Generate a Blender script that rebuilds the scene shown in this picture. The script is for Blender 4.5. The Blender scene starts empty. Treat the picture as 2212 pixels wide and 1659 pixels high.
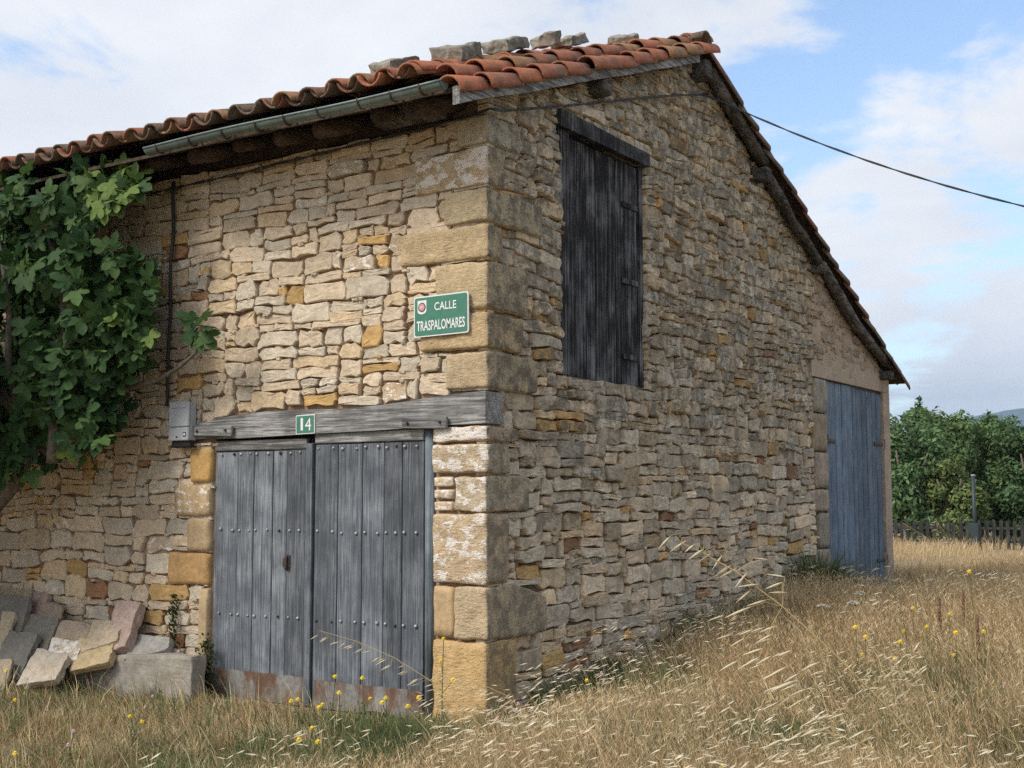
import bpy, bmesh, math, random
import numpy as np
from mathutils import Vector, Matrix, noise as mnoise

# ------------------------------------------------------------------ camera, sky, sun, exposure
S = bpy.context.scene
COL = S.collection
F_PX, CX, CY, W_PX = 2700.0, 1106.0, 829.5, 2212.0      # focal length and centre in survey pixels
PITCH = math.atan(245 / 2700.0)
YAW = math.radians(33.35)
EYE = np.array([5.216, -7.581, 1.6])
cam_d = bpy.data.cameras.new('camera'); cam = bpy.data.objects.new('camera', cam_d); COL.objects.link(cam)
cam_d.sensor_width = 36; cam_d.lens = 36 * F_PX / W_PX; cam_d.clip_start = 0.05; cam_d.clip_end = 30000
cam.location = EYE; cam.rotation_euler = (math.pi / 2 + PITCH, 0, YAW)
S.camera = cam

SUN_EL, SUN_AZ = math.radians(44), Vector((-0.45, -0.89))   # high sun to the front and left behind thin cloud
world = bpy.data.worlds.new('World'); S.world = world; world.use_nodes = True
def build_world():
    nt = world.node_tree; N = nt.nodes; L = nt.links; N.clear()
    out = N.new('ShaderNodeOutputWorld'); bg = N.new('ShaderNodeBackground')
    sky = N.new('ShaderNodeTexSky'); sky.sky_type = 'NISHITA'; sky.sun_disc = False
    sky.sun_elevation = SUN_EL; sky.sun_rotation = math.atan2(SUN_AZ.x, SUN_AZ.y); sky.air_density = 1.0; sky.dust_density = 1.2
    tc = N.new('ShaderNodeTexCoord'); sep = N.new('ShaderNodeSeparateXYZ'); L.new(tc.outputs['Generated'], sep.inputs[0])
    def m(op, a, b=None, clamp=False):
        n = N.new('ShaderNodeMath'); n.operation = op; n.use_clamp = clamp
        for i, v in enumerate((a, b)):
            if v is None: continue
            if isinstance(v, (int, float)): n.inputs[i].default_value = v
            else: L.new(v, n.inputs[i])
        return n.outputs[0]
    zc = m('ADD', m('MAXIMUM', sep.outputs[2], 0.0), 0.22)
    cmb = N.new('ShaderNodeCombineXYZ')
    L.new(m('DIVIDE', sep.outputs[0], zc), cmb.inputs[0]); L.new(m('DIVIDE', sep.outputs[1], zc), cmb.inputs[1])
    def noise(scale, detail, rough, off):
        mp = N.new('ShaderNodeMapping'); mp.inputs['Location'].default_value = off; L.new(cmb.outputs[0], mp.inputs[0])
        n = N.new('ShaderNodeTexNoise'); n.inputs['Scale'].default_value = scale; n.inputs['Detail'].default_value = detail
        n.inputs['Roughness'].default_value = rough; n.inputs['Distortion'].default_value = 0.25; L.new(mp.outputs[0], n.inputs['Vector']); return n.outputs['Fac']
    big = noise(0.8, 2.0, 0.5, SKY_OFF); fine = noise(2.6, 9.0, 0.56, (3.1, 1.7, 0))
    dens = m('ADD', m('MULTIPLY', big, 0.62), m('MULTIPLY', fine, 0.62))
    mr = N.new('ShaderNodeMapRange'); mr.interpolation_type = 'SMOOTHSTEP'
    mr.inputs['From Min'].default_value = 0.525; mr.inputs['From Max'].default_value = 0.605; L.new(dens, mr.inputs['Value'])
    shade = noise(1.5, 6.0, 0.55, (9.3, 4.4, 0))
    cr = N.new('ShaderNodeMapRange'); cr.inputs['From Min'].default_value = 0.35; cr.inputs['From Max'].default_value = 0.62
    L.new(shade, cr.inputs['Value'])
    cc = N.new('ShaderNodeMix'); cc.data_type = 'RGBA'; L.new(cr.outputs[0], cc.inputs['Factor'])
    cc.inputs[6].default_value = (*[c * CLOUD for c in (0.78, 0.81, 0.87)], 1); cc.inputs[7].default_value = (*[c * CLOUD for c in (1.0, 1.01, 1.03)], 1)
    sk = N.new('ShaderNodeMix'); sk.data_type = 'RGBA'; sk.blend_type = 'MULTIPLY'; sk.inputs['Factor'].default_value = 1
    L.new(sky.outputs[0], sk.inputs[6]); sk.inputs[7].default_value = (SKYMUL, SKYMUL, SKYMUL, 1)
    mx = N.new('ShaderNodeMix'); mx.data_type = 'RGBA'; L.new(mr.outputs[0], mx.inputs['Factor'])
    L.new(sk.outputs[2], mx.inputs[6]); L.new(cc.outputs[2], mx.inputs[7])
    L.new(mx.outputs[2], bg.inputs['Color']); bg.inputs['Strength'].default_value = 0.1
    L.new(bg.outputs[0], out.inputs[0])
SKY_OFF = (15.58, 7.46, 0.0); CLOUD = 6.0; SKYMUL = 1.5
build_world()
sun_d = bpy.data.lights.new('sun', 'SUN'); sun = bpy.data.objects.new('sun', sun_d); COL.objects.link(sun)
sun_d.energy = 2.2; sun_d.angle = math.radians(20); sun_d.color = (1.0, 0.95, 0.86)
_az = SUN_AZ.normalized()
sun.rotation_euler = Vector((_az.x * math.cos(SUN_EL), _az.y * math.cos(SUN_EL), math.sin(SUN_EL))).to_track_quat('Z', 'Y').to_euler()
S.view_settings.view_transform = 'Standard'; S.view_settings.look = 'None'; S.view_settings.gamma = 1
S.view_settings.exposure = 0.80; S.view_settings.use_curve_mapping = False
S.cycles.use_denoising = False

# ------------------------------------------------------------------ survey: photo measurement -> metres on a known plane
_R = np.array([math.cos(YAW), math.sin(YAW), 0]); _H = np.array([-math.sin(YAW), math.cos(YAW), 0])
_F = math.cos(PITCH) * _H + math.sin(PITCH) * np.array([0, 0, 1.0]); _U = -math.sin(PITCH) * _H + math.cos(PITCH) * np.array([0, 0, 1.0])
def ray(x, y): return _F * F_PX + _R * (x - CX) - _U * (y - CY)
def front(x, y, Y=0.0):
    d = ray(x, y); return EYE + d * ((Y - EYE[1]) / d[1])
def gable(x, y, X=0.0):
    d = ray(x, y); return EYE + d * ((X - EYE[0]) / d[0])
def atdepth(x, y, dep): return EYE + ray(x, y) * (dep / F_PX)
def proj(P):
    v = np.asarray(P, float) - EYE; z = v @ _F
    return CX + F_PX * (v @ _R) / z, CY - F_PX * (v @ _U) / z, z
def projN(P):
    v = P - EYE; z = v @ _F
    return CX + F_PX * (v @ _R) / z, CY - F_PX * (v @ _U) / z, z

rng = np.random.default_rng(14); random.seed(14)
def U(a, b): return float(rng.uniform(a, b))

# ------------------------------------------------------------------ object helpers
def link(name, me, parent=None, loc=None, mat=None, kind=None):
    o = bpy.data.objects.new(name, me); COL.objects.link(o)
    if parent: o.parent = parent
    if loc is not None: o.location = loc
    if mat is not None and me is not None:
        me.materials.clear(); me.materials.append(mat)
    if kind: o['kind'] = kind
    return o
def make_mesh(name, V, Fc, smooth=False, col=None, extra=None):
    me = bpy.data.meshes.new(name)
    me.from_pydata([tuple(map(float, v)) for v in V], [], Fc)
    finish(me, smooth, col, extra); return me
def finish(me, smooth=False, col=None, extra=None):
    n = len(me.vertices)
    if col is not None:
        a = me.attributes.new('Col', 'FLOAT_COLOR', 'POINT'); c = np.ones((n, 4), np.float32)
        c[:, :3] = np.asarray(col, np.float32)[..., :3] if np.ndim(col) > 1 else np.asarray(col, np.float32)[:3]
        a.data.foreach_set('color', c.ravel())
    for k, v in (extra or {}).items():
        a = me.attributes.new(k, 'FLOAT', 'POINT'); a.data.foreach_set('value', np.broadcast_to(np.asarray(v, np.float32), (n,)).copy())
    if smooth: me.polygons.foreach_set('use_smooth', np.ones(len(me.polygons), bool))
    me.update()
def np_mesh(name, V, Q, smooth=False, col=None, extra=None):
    """V n x 3, Q m x k (all faces with k corners)."""
    me = bpy.data.meshes.new(name); V = np.asarray(V, np.float32); Q = np.asarray(Q, np.int32); k = Q.shape[1]
    me.vertices.add(len(V)); me.vertices.foreach_set('co', V.ravel())
    me.loops.add(Q.size); me.loops.foreach_set('vertex_index', Q.ravel())
    me.polygons.add(len(Q)); me.polygons.foreach_set('loop_start', np.arange(0, Q.size, k, dtype=np.int32))
    me.update(calc_edges=True)
    finish(me, smooth, col, extra); return me
def thing(name, label, cat, loc=(0, 0, 0), group=None):
    o = bpy.data.objects.new(name, None); COL.objects.link(o); o.location = loc; o.empty_display_size = 0.1
    tag(o, label, cat, group); return o
def tag(o, label, cat, group=None):
    o['label'] = label; o['category'] = cat; o['kind'] = 'thing'
    if group: o['group'] = group
    return o
class MB:
    """collects vertices and faces of one mesh"""
    def __init__(s): s.V = []; s.F = []
    def add(s, V, F):
        b = len(s.V); s.V += [tuple(v) for v in V]; s.F += [tuple(i + b for i in f) for f in F]; return s
    def box(s, a, b, bev=0.0, M=None):
        a = np.array(a, float); b = np.array(b, float); c = (a + b) / 2; h = (b - a) / 2; e = min(bev, h.min() * 0.9)
        V, F = cbox(h, e); V = V + c
        if M is not None: V = [M @ Vector(v) for v in V]
        return s.add(V, F)
    def tube(s, P, r, n=8, cap=True):
        V, F = tube(P, r, n, cap); return s.add(V, F)
    def build(s, name, mat, parent=None, smooth=False, col=None, extra=None, kind=None, origin=True, label=None):
        V = np.array(s.V, float); c = (V.min(0) + V.max(0)) / 2 if origin else np.zeros(3)
        me = make_mesh(name, V - c, s.F, smooth, col, extra); o = link(name, me, parent, c, mat, kind)
        if label: o['label'] = label
        return o
def cbox(h, e):
    """chamfered box of half sizes h"""
    h = np.asarray(h, float)
    if e <= 0:
        V = np.array([[x, y, z] for x in (-1, 1) for y in (-1, 1) for z in (-1, 1)], float) * h
        return V, [(0, 1, 3, 2), (4, 6, 7, 5), (0, 4, 5, 1), (2, 3, 7, 6), (0, 2, 6, 4), (1, 5, 7, 3)]
    V = []; idx = {}
    for sx in (-1, 1):
        for sy in (-1, 1):
            for sz in (-1, 1):
                for ax in range(3):
                    p = np.array([sx, sy, sz], float) * (h - e); p[ax] = (sx, sy, sz)[ax] * h[ax]
                    idx[(sx, sy, sz, ax)] = len(V); V.append(p)
    F = []
    for ax in range(3):
        o1, o2 = [i for i in range(3) if i != ax]
        for sg in (-1, 1):
            q = []
            for a, b in ((-1, -1), (1, -1), (1, 1), (-1, 1)):
                k = [0, 0, 0]; k[ax] = sg; k[o1] = a; k[o2] = b; q.append(idx[(*k, ax)])
            F.append(q)
    for ax in range(3):
        o1, o2 = [i for i in range(3) if i != ax]
        for a in (-1, 1):
            for b in (-1, 1):
                k0 = [0, 0, 0]; k0[ax] = -1; k0[o1] = a; k0[o2] = b; k1 = list(k0); k1[ax] = 1
                F.append([idx[(*k0, o1)], idx[(*k1, o1)], idx[(*k1, o2)], idx[(*k0, o2)]])
    for sx in (-1, 1):
        for sy in (-1, 1):
            for sz in (-1, 1): F.append([idx[(sx, sy, sz, i)] for i in range(3)])
    V = np.array(V); out = []
    for f in F:                                            # outward winding
        p = V[f]; nrm = np.cross(p[1] - p[0], p[2] - p[0])
        out.append(tuple(f) if nrm @ p.mean(0) > 0 else tuple(f[::-1]))
    return V, out
def tube(P, r, n=8, cap=True):
    P = [Vector(p) for p in P]; R = r if hasattr(r, '__len__') else [r] * len(P); V = []; F = []
    up = None
    for i, p in enumerate(P):
        t = (P[min(i + 1, len(P) - 1)] - P[max(i - 1, 0)]).normalized()
        if up is None: up = t.orthogonal().normalized()
        up = (up - t * up.dot(t)).normalized(); s = t.cross(up)
        for k in range(n):
            a = 2 * math.pi * k / n; V.append(p + (up * math.cos(a) + s * math.sin(a)) * R[i])
    for i in range(len(P) - 1):
        for k in range(n):
            F.append((i * n + k, i * n + (k + 1) % n, (i + 1) * n + (k + 1) % n, (i + 1) * n + k))
    if cap: F.append(tuple(range(n))[::-1]); F.append(tuple((len(P) - 1) * n + k for k in range(n)))
    return V, F
def rough_box(h, r, amp, freq, cuts, seed, shear=None):
    """rounded, slightly uneven stone block of half sizes h"""
    h = np.asarray(h, float); r = min(r, h.min() * 0.95); bm = bmesh.new(); bmesh.ops.create_cube(bm, size=2)
    bmesh.ops.subdivide_edges(bm, edges=bm.edges[:], cuts=cuts, use_grid_fill=True)
    V = []
    for v in bm.verts:
        p = np.array(v.co); q = np.sign(p) * (1 - (1 - np.abs(p)) ** 1.0)     # even spacing
        q = q * h; c = np.clip(q, -(h - r), h - r); d = q - c; L = np.linalg.norm(d)
        if L > 1e-9: q = c + d / L * r
        nv = mnoise.noise_vector(Vector(q * freq) + Vector((seed * 3.7, seed * 1.3, seed)))
        nv2 = mnoise.noise_vector(Vector(q * freq * 3.1) + Vector((seed, seed * 2.3, 7)))
        q = q + (np.array(nv) + 0.45 * np.array(nv2)) * amp
        V.append(q)
    bm.verts.index_update(); F = [tuple(v.index for v in f.verts) for f in bm.faces]; bm.free()
    return np.array(V), F

# ------------------------------------------------------------------ materials
class Mat:
    def __init__(s, name, rough=0.9, spec=0.2):
        s.m = bpy.data.materials.new(name); s.m.use_nodes = True; s.nt = s.m.node_tree; s.N = s.nt.nodes; s.L = s.nt.links
        s.b = s.N['Principled BSDF']; s.b.inputs['Roughness'].default_value = rough; s.b.inputs['Specular IOR Level'].default_value = spec
    def put(s, v, sock):
        if isinstance(v, (int, float)): sock.default_value = v
        elif isinstance(v, (tuple, list)): sock.default_value = (*v, 1) if len(v) == 3 and len(sock.default_value) == 4 else v
        else: s.L.new(v, sock)
    def math(s, op, a, b=0.5, clamp=False):
        n = s.N.new('ShaderNodeMath'); n.operation = op; n.use_clamp = clamp; s.put(a, n.inputs[0]); s.put(b, n.inputs[1]); return n.outputs[0]
    def mix(s, f, a, b, mode='MIX'):
        n = s.N.new('ShaderNodeMix'); n.data_type = 'RGBA'; n.blend_type = mode; n.clamp_factor = True
        s.put(f, n.inputs[0]); s.put(a, n.inputs[6]); s.put(b, n.inputs[7]); return n.outputs[2]
    def ramp(s, v, a, b, c=0.0, d=1.0, smooth=True):
        n = s.N.new('ShaderNodeMapRange'); n.interpolation_type = 'SMOOTHSTEP' if smooth else 'LINEAR'
        s.put(v, n.inputs['Value']); n.inputs['From Min'].default_value = a; n.inputs['From Max'].default_value = b
        n.inputs['To Min'].default_value = c; n.inputs['To Max'].default_value = d; return n.outputs[0]
    def pos(s): return s.N.new('ShaderNodeNewGeometry').outputs['Position']
    def nrm(s): return s.N.new('ShaderNodeNewGeometry').outputs['True Normal']
    def objc(s): return s.N.new('ShaderNodeTexCoord').outputs['Object']
    def rnd(s): return s.N.new('ShaderNodeObjectInfo').outputs['Random']
    def attr(s, name, out='Color'):
        n = s.N.new('ShaderNodeAttribute'); n.attribute_name = name; return n.outputs[out]
    def xyz(s, v):
        n = s.N.new('ShaderNodeSeparateXYZ'); s.L.new(v, n.inputs[0]); return n.outputs
    def map(s, v, scale=(1, 1, 1), loc=(0, 0, 0), rot=(0, 0, 0)):
        n = s.N.new('ShaderNodeMapping'); s.L.new(v, n.inputs[0]); n.inputs['Scale'].default_value = scale
        n.inputs['Rotation'].default_value = rot
        s.put(loc, n.inputs['Location']); return n.outputs[0]
    def noise(s, v, scale, detail=4, rough=0.6, dist=0.0):
        n = s.N.new('ShaderNodeTexNoise'); s.L.new(v, n.inputs['Vector']); n.inputs['Scale'].default_value = scale
        n.inputs['Detail'].default_value = detail; n.inputs['Roughness'].default_value = rough; n.inputs['Distortion'].default_value = dist
        return n.outputs['Fac']
    def voro(s, v, scale, feat='F1'):
        n = s.N.new('ShaderNodeTexVoronoi'); n.feature = feat; s.L.new(v, n.inputs['Vector']); n.inputs['Scale'].default_value = scale; return n.outputs['Distance']
    def bump(s, h, dist=0.01, strength=1.0):
        n = s.N.new('ShaderNodeBump'); n.inputs['Distance'].default_value = dist; n.inputs['Strength'].default_value = strength
        s.L.new(h, n.inputs['Height']); s.L.new(n.outputs[0], s.b.inputs['Normal'])
    def done(s, col): s.put(col, s.b.inputs['Base Color']); return s.m

def mat_stone(name, tool=False):
    s = Mat(name, 0.93, 0.15); p = s.pos(); c = s.attr('Col')
    big = s.noise(p, 5.5, 3); mid = s.noise(p, 22, 4); fine = s.noise(p, 120, 3, 0.7)
    c = s.mix(1.0, c, s.ramp(big, 0.25, 0.75, 0.88, 1.10), 'MULTIPLY')
    c = s.mix(1.0, c, s.ramp(mid, 0.2, 0.8, 0.84, 1.12), 'MULTIPLY')
    c = s.mix(s.ramp(s.noise(p, 2.3, 3, 0.6), 0.58, 0.76, 0, 0.28), c, (0.42, 0.27, 0.12))            # iron stain
    # dark and pale lichen on the weather side
    lich = s.attr('lichen', 'Fac')
    nx = s.ramp(s.xyz(s.nrm())[0], 0.25, 0.8)
    lich = s.math('MULTIPLY', lich, nx)
    d1 = s.ramp(s.noise(p, 7.0, 6, 0.72), 0.41, 0.60)
    d2 = s.ramp(s.noise(p, 55.0, 3, 0.7), 0.38, 0.62)
    dk = s.math('MULTIPLY', s.math('ADD', s.math('MULTIPLY', d1, 0.85), s.math('MULTIPLY', d2, 0.45), True), lich)
    c = s.mix(lich, c, s.mix(1.0, c, (0.88, 0.93, 0.98), 'MULTIPLY'))
    c = s.mix(s.math('MULTIPLY', dk, 0.86), c, (0.095, 0.09, 0.075))
    wl = s.math('MULTIPLY', s.math('MULTIPLY', s.ramp(s.noise(p, 30, 4, 0.75), 0.60, 0.68), s.ramp(s.noise(p, 3.0, 2), 0.45, 0.6)), lich)
    c = s.mix(wl, c, (0.48, 0.48, 0.43))
    # flaking whitewash
    w = s.attr('wash', 'Fac')
    edge = s.noise(s.map(p, (1, 1, 1.7)), 9.0, 8, 0.72)
    wf = s.ramp(s.math('ADD', edge, s.math('MULTIPLY', w, 0.42)), 0.70, 0.76)
    wf = s.math('MULTIPLY', s.math('MULTIPLY', wf, s.ramp(w, 0.0, 0.12)), s.ramp(s.xyz(s.nrm())[1], -0.75, -0.35, 1, 0))
    c = s.mix(wf, c, s.mix(fine, (0.62, 0.56, 0.49), (0.78, 0.73, 0.66)))
    c = s.mix(1.0, c, s.ramp(fine, 0.2, 0.8, 0.86, 1.1), 'MULTIPLY')
    pits = s.math('MULTIPLY', s.ramp(s.voro(p, 34), 0.0, 0.3), 0.5)
    h = s.math('ADD', s.math('ADD', s.math('MULTIPLY', s.noise(p, 30, 5, 0.65), 0.9), s.math('MULTIPLY', fine, 0.35)), pits)
    if tool:
        mk = s.noise(s.map(p, (20, 20, 60), (0, 0, 0), (0.5, 0.3, 0.4)), 1.0, 4, 0.6); h = s.math('ADD', h, s.math('MULTIPLY', mk, 1.2)); s.bump(h, 0.012, 0.9)
    else: s.bump(h, 0.007, 0.8)
    return s.done(c)
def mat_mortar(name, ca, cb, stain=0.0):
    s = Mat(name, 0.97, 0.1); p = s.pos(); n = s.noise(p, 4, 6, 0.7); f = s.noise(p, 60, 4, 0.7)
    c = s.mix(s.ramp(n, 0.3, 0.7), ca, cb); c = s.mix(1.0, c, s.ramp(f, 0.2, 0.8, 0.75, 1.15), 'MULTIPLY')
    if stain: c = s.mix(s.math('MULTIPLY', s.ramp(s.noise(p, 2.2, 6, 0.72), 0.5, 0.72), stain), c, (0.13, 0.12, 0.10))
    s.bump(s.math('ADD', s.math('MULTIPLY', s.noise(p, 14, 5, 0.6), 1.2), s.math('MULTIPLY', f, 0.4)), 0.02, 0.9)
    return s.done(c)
def mat_wood(name, base, light, dark, grain=(30, 30, 1.6), lightamt=0.5, bumpd=0.006, chips=None, rough=0.85, knots=False):
    """weathered timber; the grain runs along the axis whose scale is smallest"""
    s = Mat(name, rough, 0.18); oc = s.objc(); r = s.rnd()
    cmb = s.N.new('ShaderNodeCombineXYZ'); s.put(s.math('MULTIPLY', r, 37.0), cmb.inputs[0]); s.put(s.math('MULTIPLY', r, 91.0), cmb.inputs[1]); s.put(s.math('MULTIPLY', r, 53.0), cmb.inputs[2])
    q = s.map(oc, (1, 1, 1), cmb.outputs[0]); g = s.map(q, grain)
    n1 = s.noise(g, 1.0, 6, 0.62, 0.6); n2 = s.noise(g, 1.7, 5, 0.72); big = s.noise(q, 3.2, 3)
    c = s.mix(s.ramp(n1, 0.36, 0.66), dark, base)
    c = s.mix(s.math('MULTIPLY', s.ramp(s.math('ADD', s.math('MULTIPLY', n2, 0.75), s.math('MULTIPLY', big, 0.28)), 0.52, 0.58), lightamt), c, light)
    c = s.mix(1.0, c, s.ramp(r, 0, 1, 0.72, 1.22, False), 'MULTIPLY')
    gm = min(grain); crk = s.noise(s.map(q, tuple(0.35 if v == gm else 58 for v in grain)), 1.0, 3, 0.5); ck = s.ramp(crk, 0.66, 0.70); c = s.mix(s.math('MULTIPLY', ck, 0.6), c, tuple(v * 0.4 for v in dark))
    c = s.mix(1.0, c, s.ramp(big, 0.25, 0.75, 0.8, 1.15), 'MULTIPLY')
    if chips is not None:
        gx = s.noise(s.map(q, (38, 38, 1.6)), 1.0, 6, 0.7); c = s.mix(s.ramp(gx, 0.60, 0.64), c, chips)
    h = s.math('ADD', s.math('MULTIPLY', n1, 0.8), s.math('MULTIPLY', n2, 0.5))
    s.bump(h, bumpd, 0.9); return s.done(c)
def mat_plain(name, col, rough=0.7, spec=0.3, var=0.15, scale=12, metal=0.0, bump=0.0, dirt=None, dirtamt=0.4):
    s = Mat(name, rough, spec); p = s.pos(); n = s.noise(p, scale, 5, 0.65)
    c = s.mix(1.0, col, s.ramp(n, 0.2, 0.8, 1 - var, 1 + var), 'MULTIPLY')
    if dirt: c = s.mix(s.math('MULTIPLY', s.ramp(s.noise(p, scale * 0.6, 6, 0.7), 0.48, 0.68), dirtamt), c, dirt)
    s.b.inputs['Metallic'].default_value = metal
    if bump: s.bump(n, bump)
    return s.done(c)
def mat_attr(name, rough=0.8, trans=0.0, spec=0.15, var=0.12, scale=20):
    s = Mat(name, rough, spec); c = s.attr('Col'); n = s.noise(s.pos(), scale, 3)
    c = s.mix(1.0, c, s.ramp(n, 0.2, 0.8, 1 - var, 1 + var), 'MULTIPLY'); s.done(c)
    if trans:
        t = s.N.new('ShaderNodeBsdfTranslucent'); s.L.new(c, t.inputs[0]); mx = s.N.new('ShaderNodeMixShader'); mx.inputs[0].default_value = trans
        s.L.new(s.b.outputs[0], mx.inputs[1]); s.L.new(t.outputs[0], mx.inputs[2]); s.L.new(mx.outputs[0], s.N['Material Output'].inputs[0])
    return s.m
def mat_tile():
    s = Mat('roof tile clay', 0.9, 0.15); p = s.pos(); c = s.attr('Col')
    c = s.mix(1.0, c, s.ramp(s.noise(p, 9, 5, 0.6), 0.2, 0.8, 0.72, 1.2), 'MULTIPLY')
    c = s.mix(s.math('MULTIPLY', s.ramp(s.noise(p, 6, 7, 0.75), 0.5, 0.66), s.attr('moss', 'Fac')), c, (0.13, 0.115, 0.085))
    c = s.mix(s.math('MULTIPLY', s.ramp(s.noise(p, 26, 5, 0.75), 0.60, 0.68), s.attr('moss', 'Fac')), c, (0.34, 0.31, 0.22))
    s.bump(s.noise(p, 60, 5, 0.7), 0.006); return s.done(c)
def mat_rust(name):
    s = Mat(name, 0.75, 0.3); p = s.pos()
    c = s.mix(s.ramp(s.noise(p, 30, 5, 0.7), 0.3, 0.7), (0.15, 0.15, 0.145), (0.24, 0.225, 0.20))
    q = s.noise(s.map(p, (1, 1, 0.45)), 4.2, 7, 0.68)
    c = s.mix(s.ramp(q, 0.42, 0.60), c, s.mix(s.noise(p, 22, 5, 0.7), (0.06, 0.032, 0.02), (0.17, 0.09, 0.055)))
    s.bump(s.noise(p, 40, 4), 0.004); return s.done(c)

M = {}
M['stone'] = mat_stone('field stone'); M['quoin'] = mat_stone('dressed sandstone', True)
M['mortar'] = mat_mortar('red earth mortar', (0.28, 0.165, 0.10), (0.37, 0.25, 0.165))
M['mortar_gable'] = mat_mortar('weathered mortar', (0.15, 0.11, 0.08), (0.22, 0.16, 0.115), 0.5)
M['render'] = mat_mortar('pinkish lime render', (0.43, 0.35, 0.275), (0.38, 0.30, 0.225), 0.55)
M['door'] = mat_wood('weathered grey door wood', (0.145, 0.16, 0.18), (0.275, 0.29, 0.305), (0.075, 0.082, 0.092), (75, 75, 1.6), 0.5)
M['door_frame'] = mat_wood('blue grey painted post', (0.15, 0.185, 0.21), (0.26, 0.28, 0.29), (0.09, 0.10, 0.11), (30, 30, 1.0), 0.35)
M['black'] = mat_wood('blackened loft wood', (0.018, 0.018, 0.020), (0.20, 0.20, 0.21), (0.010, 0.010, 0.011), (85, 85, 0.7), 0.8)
M['beam'] = mat_wood('silvered oak beam', (0.25, 0.245, 0.235), (0.40, 0.395, 0.375), (0.095, 0.09, 0.085), (2.0, 48, 48), 0.55, 0.012)
M['barge'] = mat_wood('silvered verge board', (0.21, 0.205, 0.195), (0.36, 0.355, 0.34), (0.06, 0.056, 0.05), (48, 2.5, 48), 0.55, 0.012)
M['log'] = mat_wood('dark weathered log', (0.10, 0.09, 0.078), (0.20, 0.185, 0.165), (0.035, 0.03, 0.026), (22, 2.2, 22), 0.5, 0.012)
M['rafter'] = mat_wood('old rafter wood', (0.075, 0.052, 0.037), (0.13, 0.09, 0.06), (0.04, 0.028, 0.02), (22, 2.2, 22), 0.4, 0.01)
M['blue'] = mat_wood('faded blue paint on planks', (0.135, 0.18, 0.235), (0.175, 0.225, 0.28), (0.09, 0.125, 0.17), (40, 40, 0.9), 0.5, 0.004, (0.34, 0.34, 0.29))
M['iron'] = mat_plain('rusty iron', (0.06, 0.045, 0.04), 0.7, 0.4, 0.4, 40, 0.3, 0.003, (0.16, 0.07, 0.035), 0.6)
M['stud'] = mat_plain('dull steel stud', (0.34, 0.34, 0.36), 0.5, 0.5, 0.25, 60, 0.4)
M['zinc'] = mat_plain('aged zinc', (0.135, 0.175, 0.16), 0.45, 0.5, 0.25, 8, 0.35, 0, (0.11, 0.12, 0.11), 0.5)
M['rust'] = mat_rust('rusty kick plate')
M['tile'] = mat_tile()
M['soil'] = mat_mortar('dry soil and litter', (0.22, 0.165, 0.095), (0.32, 0.25, 0.15))
M['leaf'] = mat_attr('fig leaf', 0.6, 0.3, 0.15, 0.25, 30)
M['grass'] = mat_attr('grass blade', 0.85, 0.3, 0.1, 0.1, 3)
M['treeleaf'] = mat_attr('tree leaf', 0.7, 0.3, 0.2, 0.2, 2)
M['bark'] = mat_plain('fig bark', (0.105, 0.092, 0.076), 0.95, 0.1, 0.35, 25, 0, 0.006, (0.27, 0.19, 0.045), 0.6)
M['bark2'] = mat_plain('tree bark', (0.13, 0.105, 0.08), 0.95, 0.1, 0.35, 12, 0, 0.01)
M['limewash'] = mat_plain('limewashed bark', (0.55, 0.54, 0.50), 0.9, 0.1, 0.2, 8, 0, 0.005)

# ------------------------------------------------------------------ the ground
def sstep(a, b, x):
    t = np.clip((x - a) / (b - a), 0, 1); return t * t * (3 - 2 * t)
def ground_z(x, y):
    x = np.asarray(x, float); y = np.asarray(y, float)
    z = -0.10 + 0.40 * sstep(-0.9, 4.2, y + 0.10 * x)
    z = z - 0.27 * sstep(11, 30, y + 0.25 * x)
    z = z - 0.12 * np.exp(-((x - .6) / 1.6) ** 2 - ((y - 8.8) / 1.8) ** 2)
    z = z + 0.018 * np.sin(x * 2.1 + y * 1.3) + 0.012 * np.sin(x * 4.7 - y * 3.9 + 1)
    return z
def build_ground():
    a = np.concatenate([[-9000, -3000, -1000, -400, -150, -60, -30], np.arange(-14, 14.01, 0.35), [18, 24, 32, 45, 70, 150, 400, 1000, 3000, 9000]])
    b = np.concatenate([[-380, -200, -60, -25, -14], np.arange(-10, 16.01, 0.35), np.arange(17, 60, 2.0), [70, 100, 200, 500, 1500, 4000, 9300]])
    X, Y = np.meshgrid(a, b, indexing='ij'); Z = ground_z(X, Y); V = np.stack([X, Y, Z], -1).reshape(-1, 3)
    nb = len(b); i, j = np.meshgrid(np.arange(len(a) - 1), np.arange(nb - 1), indexing='ij'); k = (i * nb + j).ravel()
    me = np_mesh('ground', V, np.stack([k, k + nb, k + nb + 1, k + 1], 1), True)
    link('ground', me, None, None, M['soil'], 'structure')
build_ground()

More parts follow.
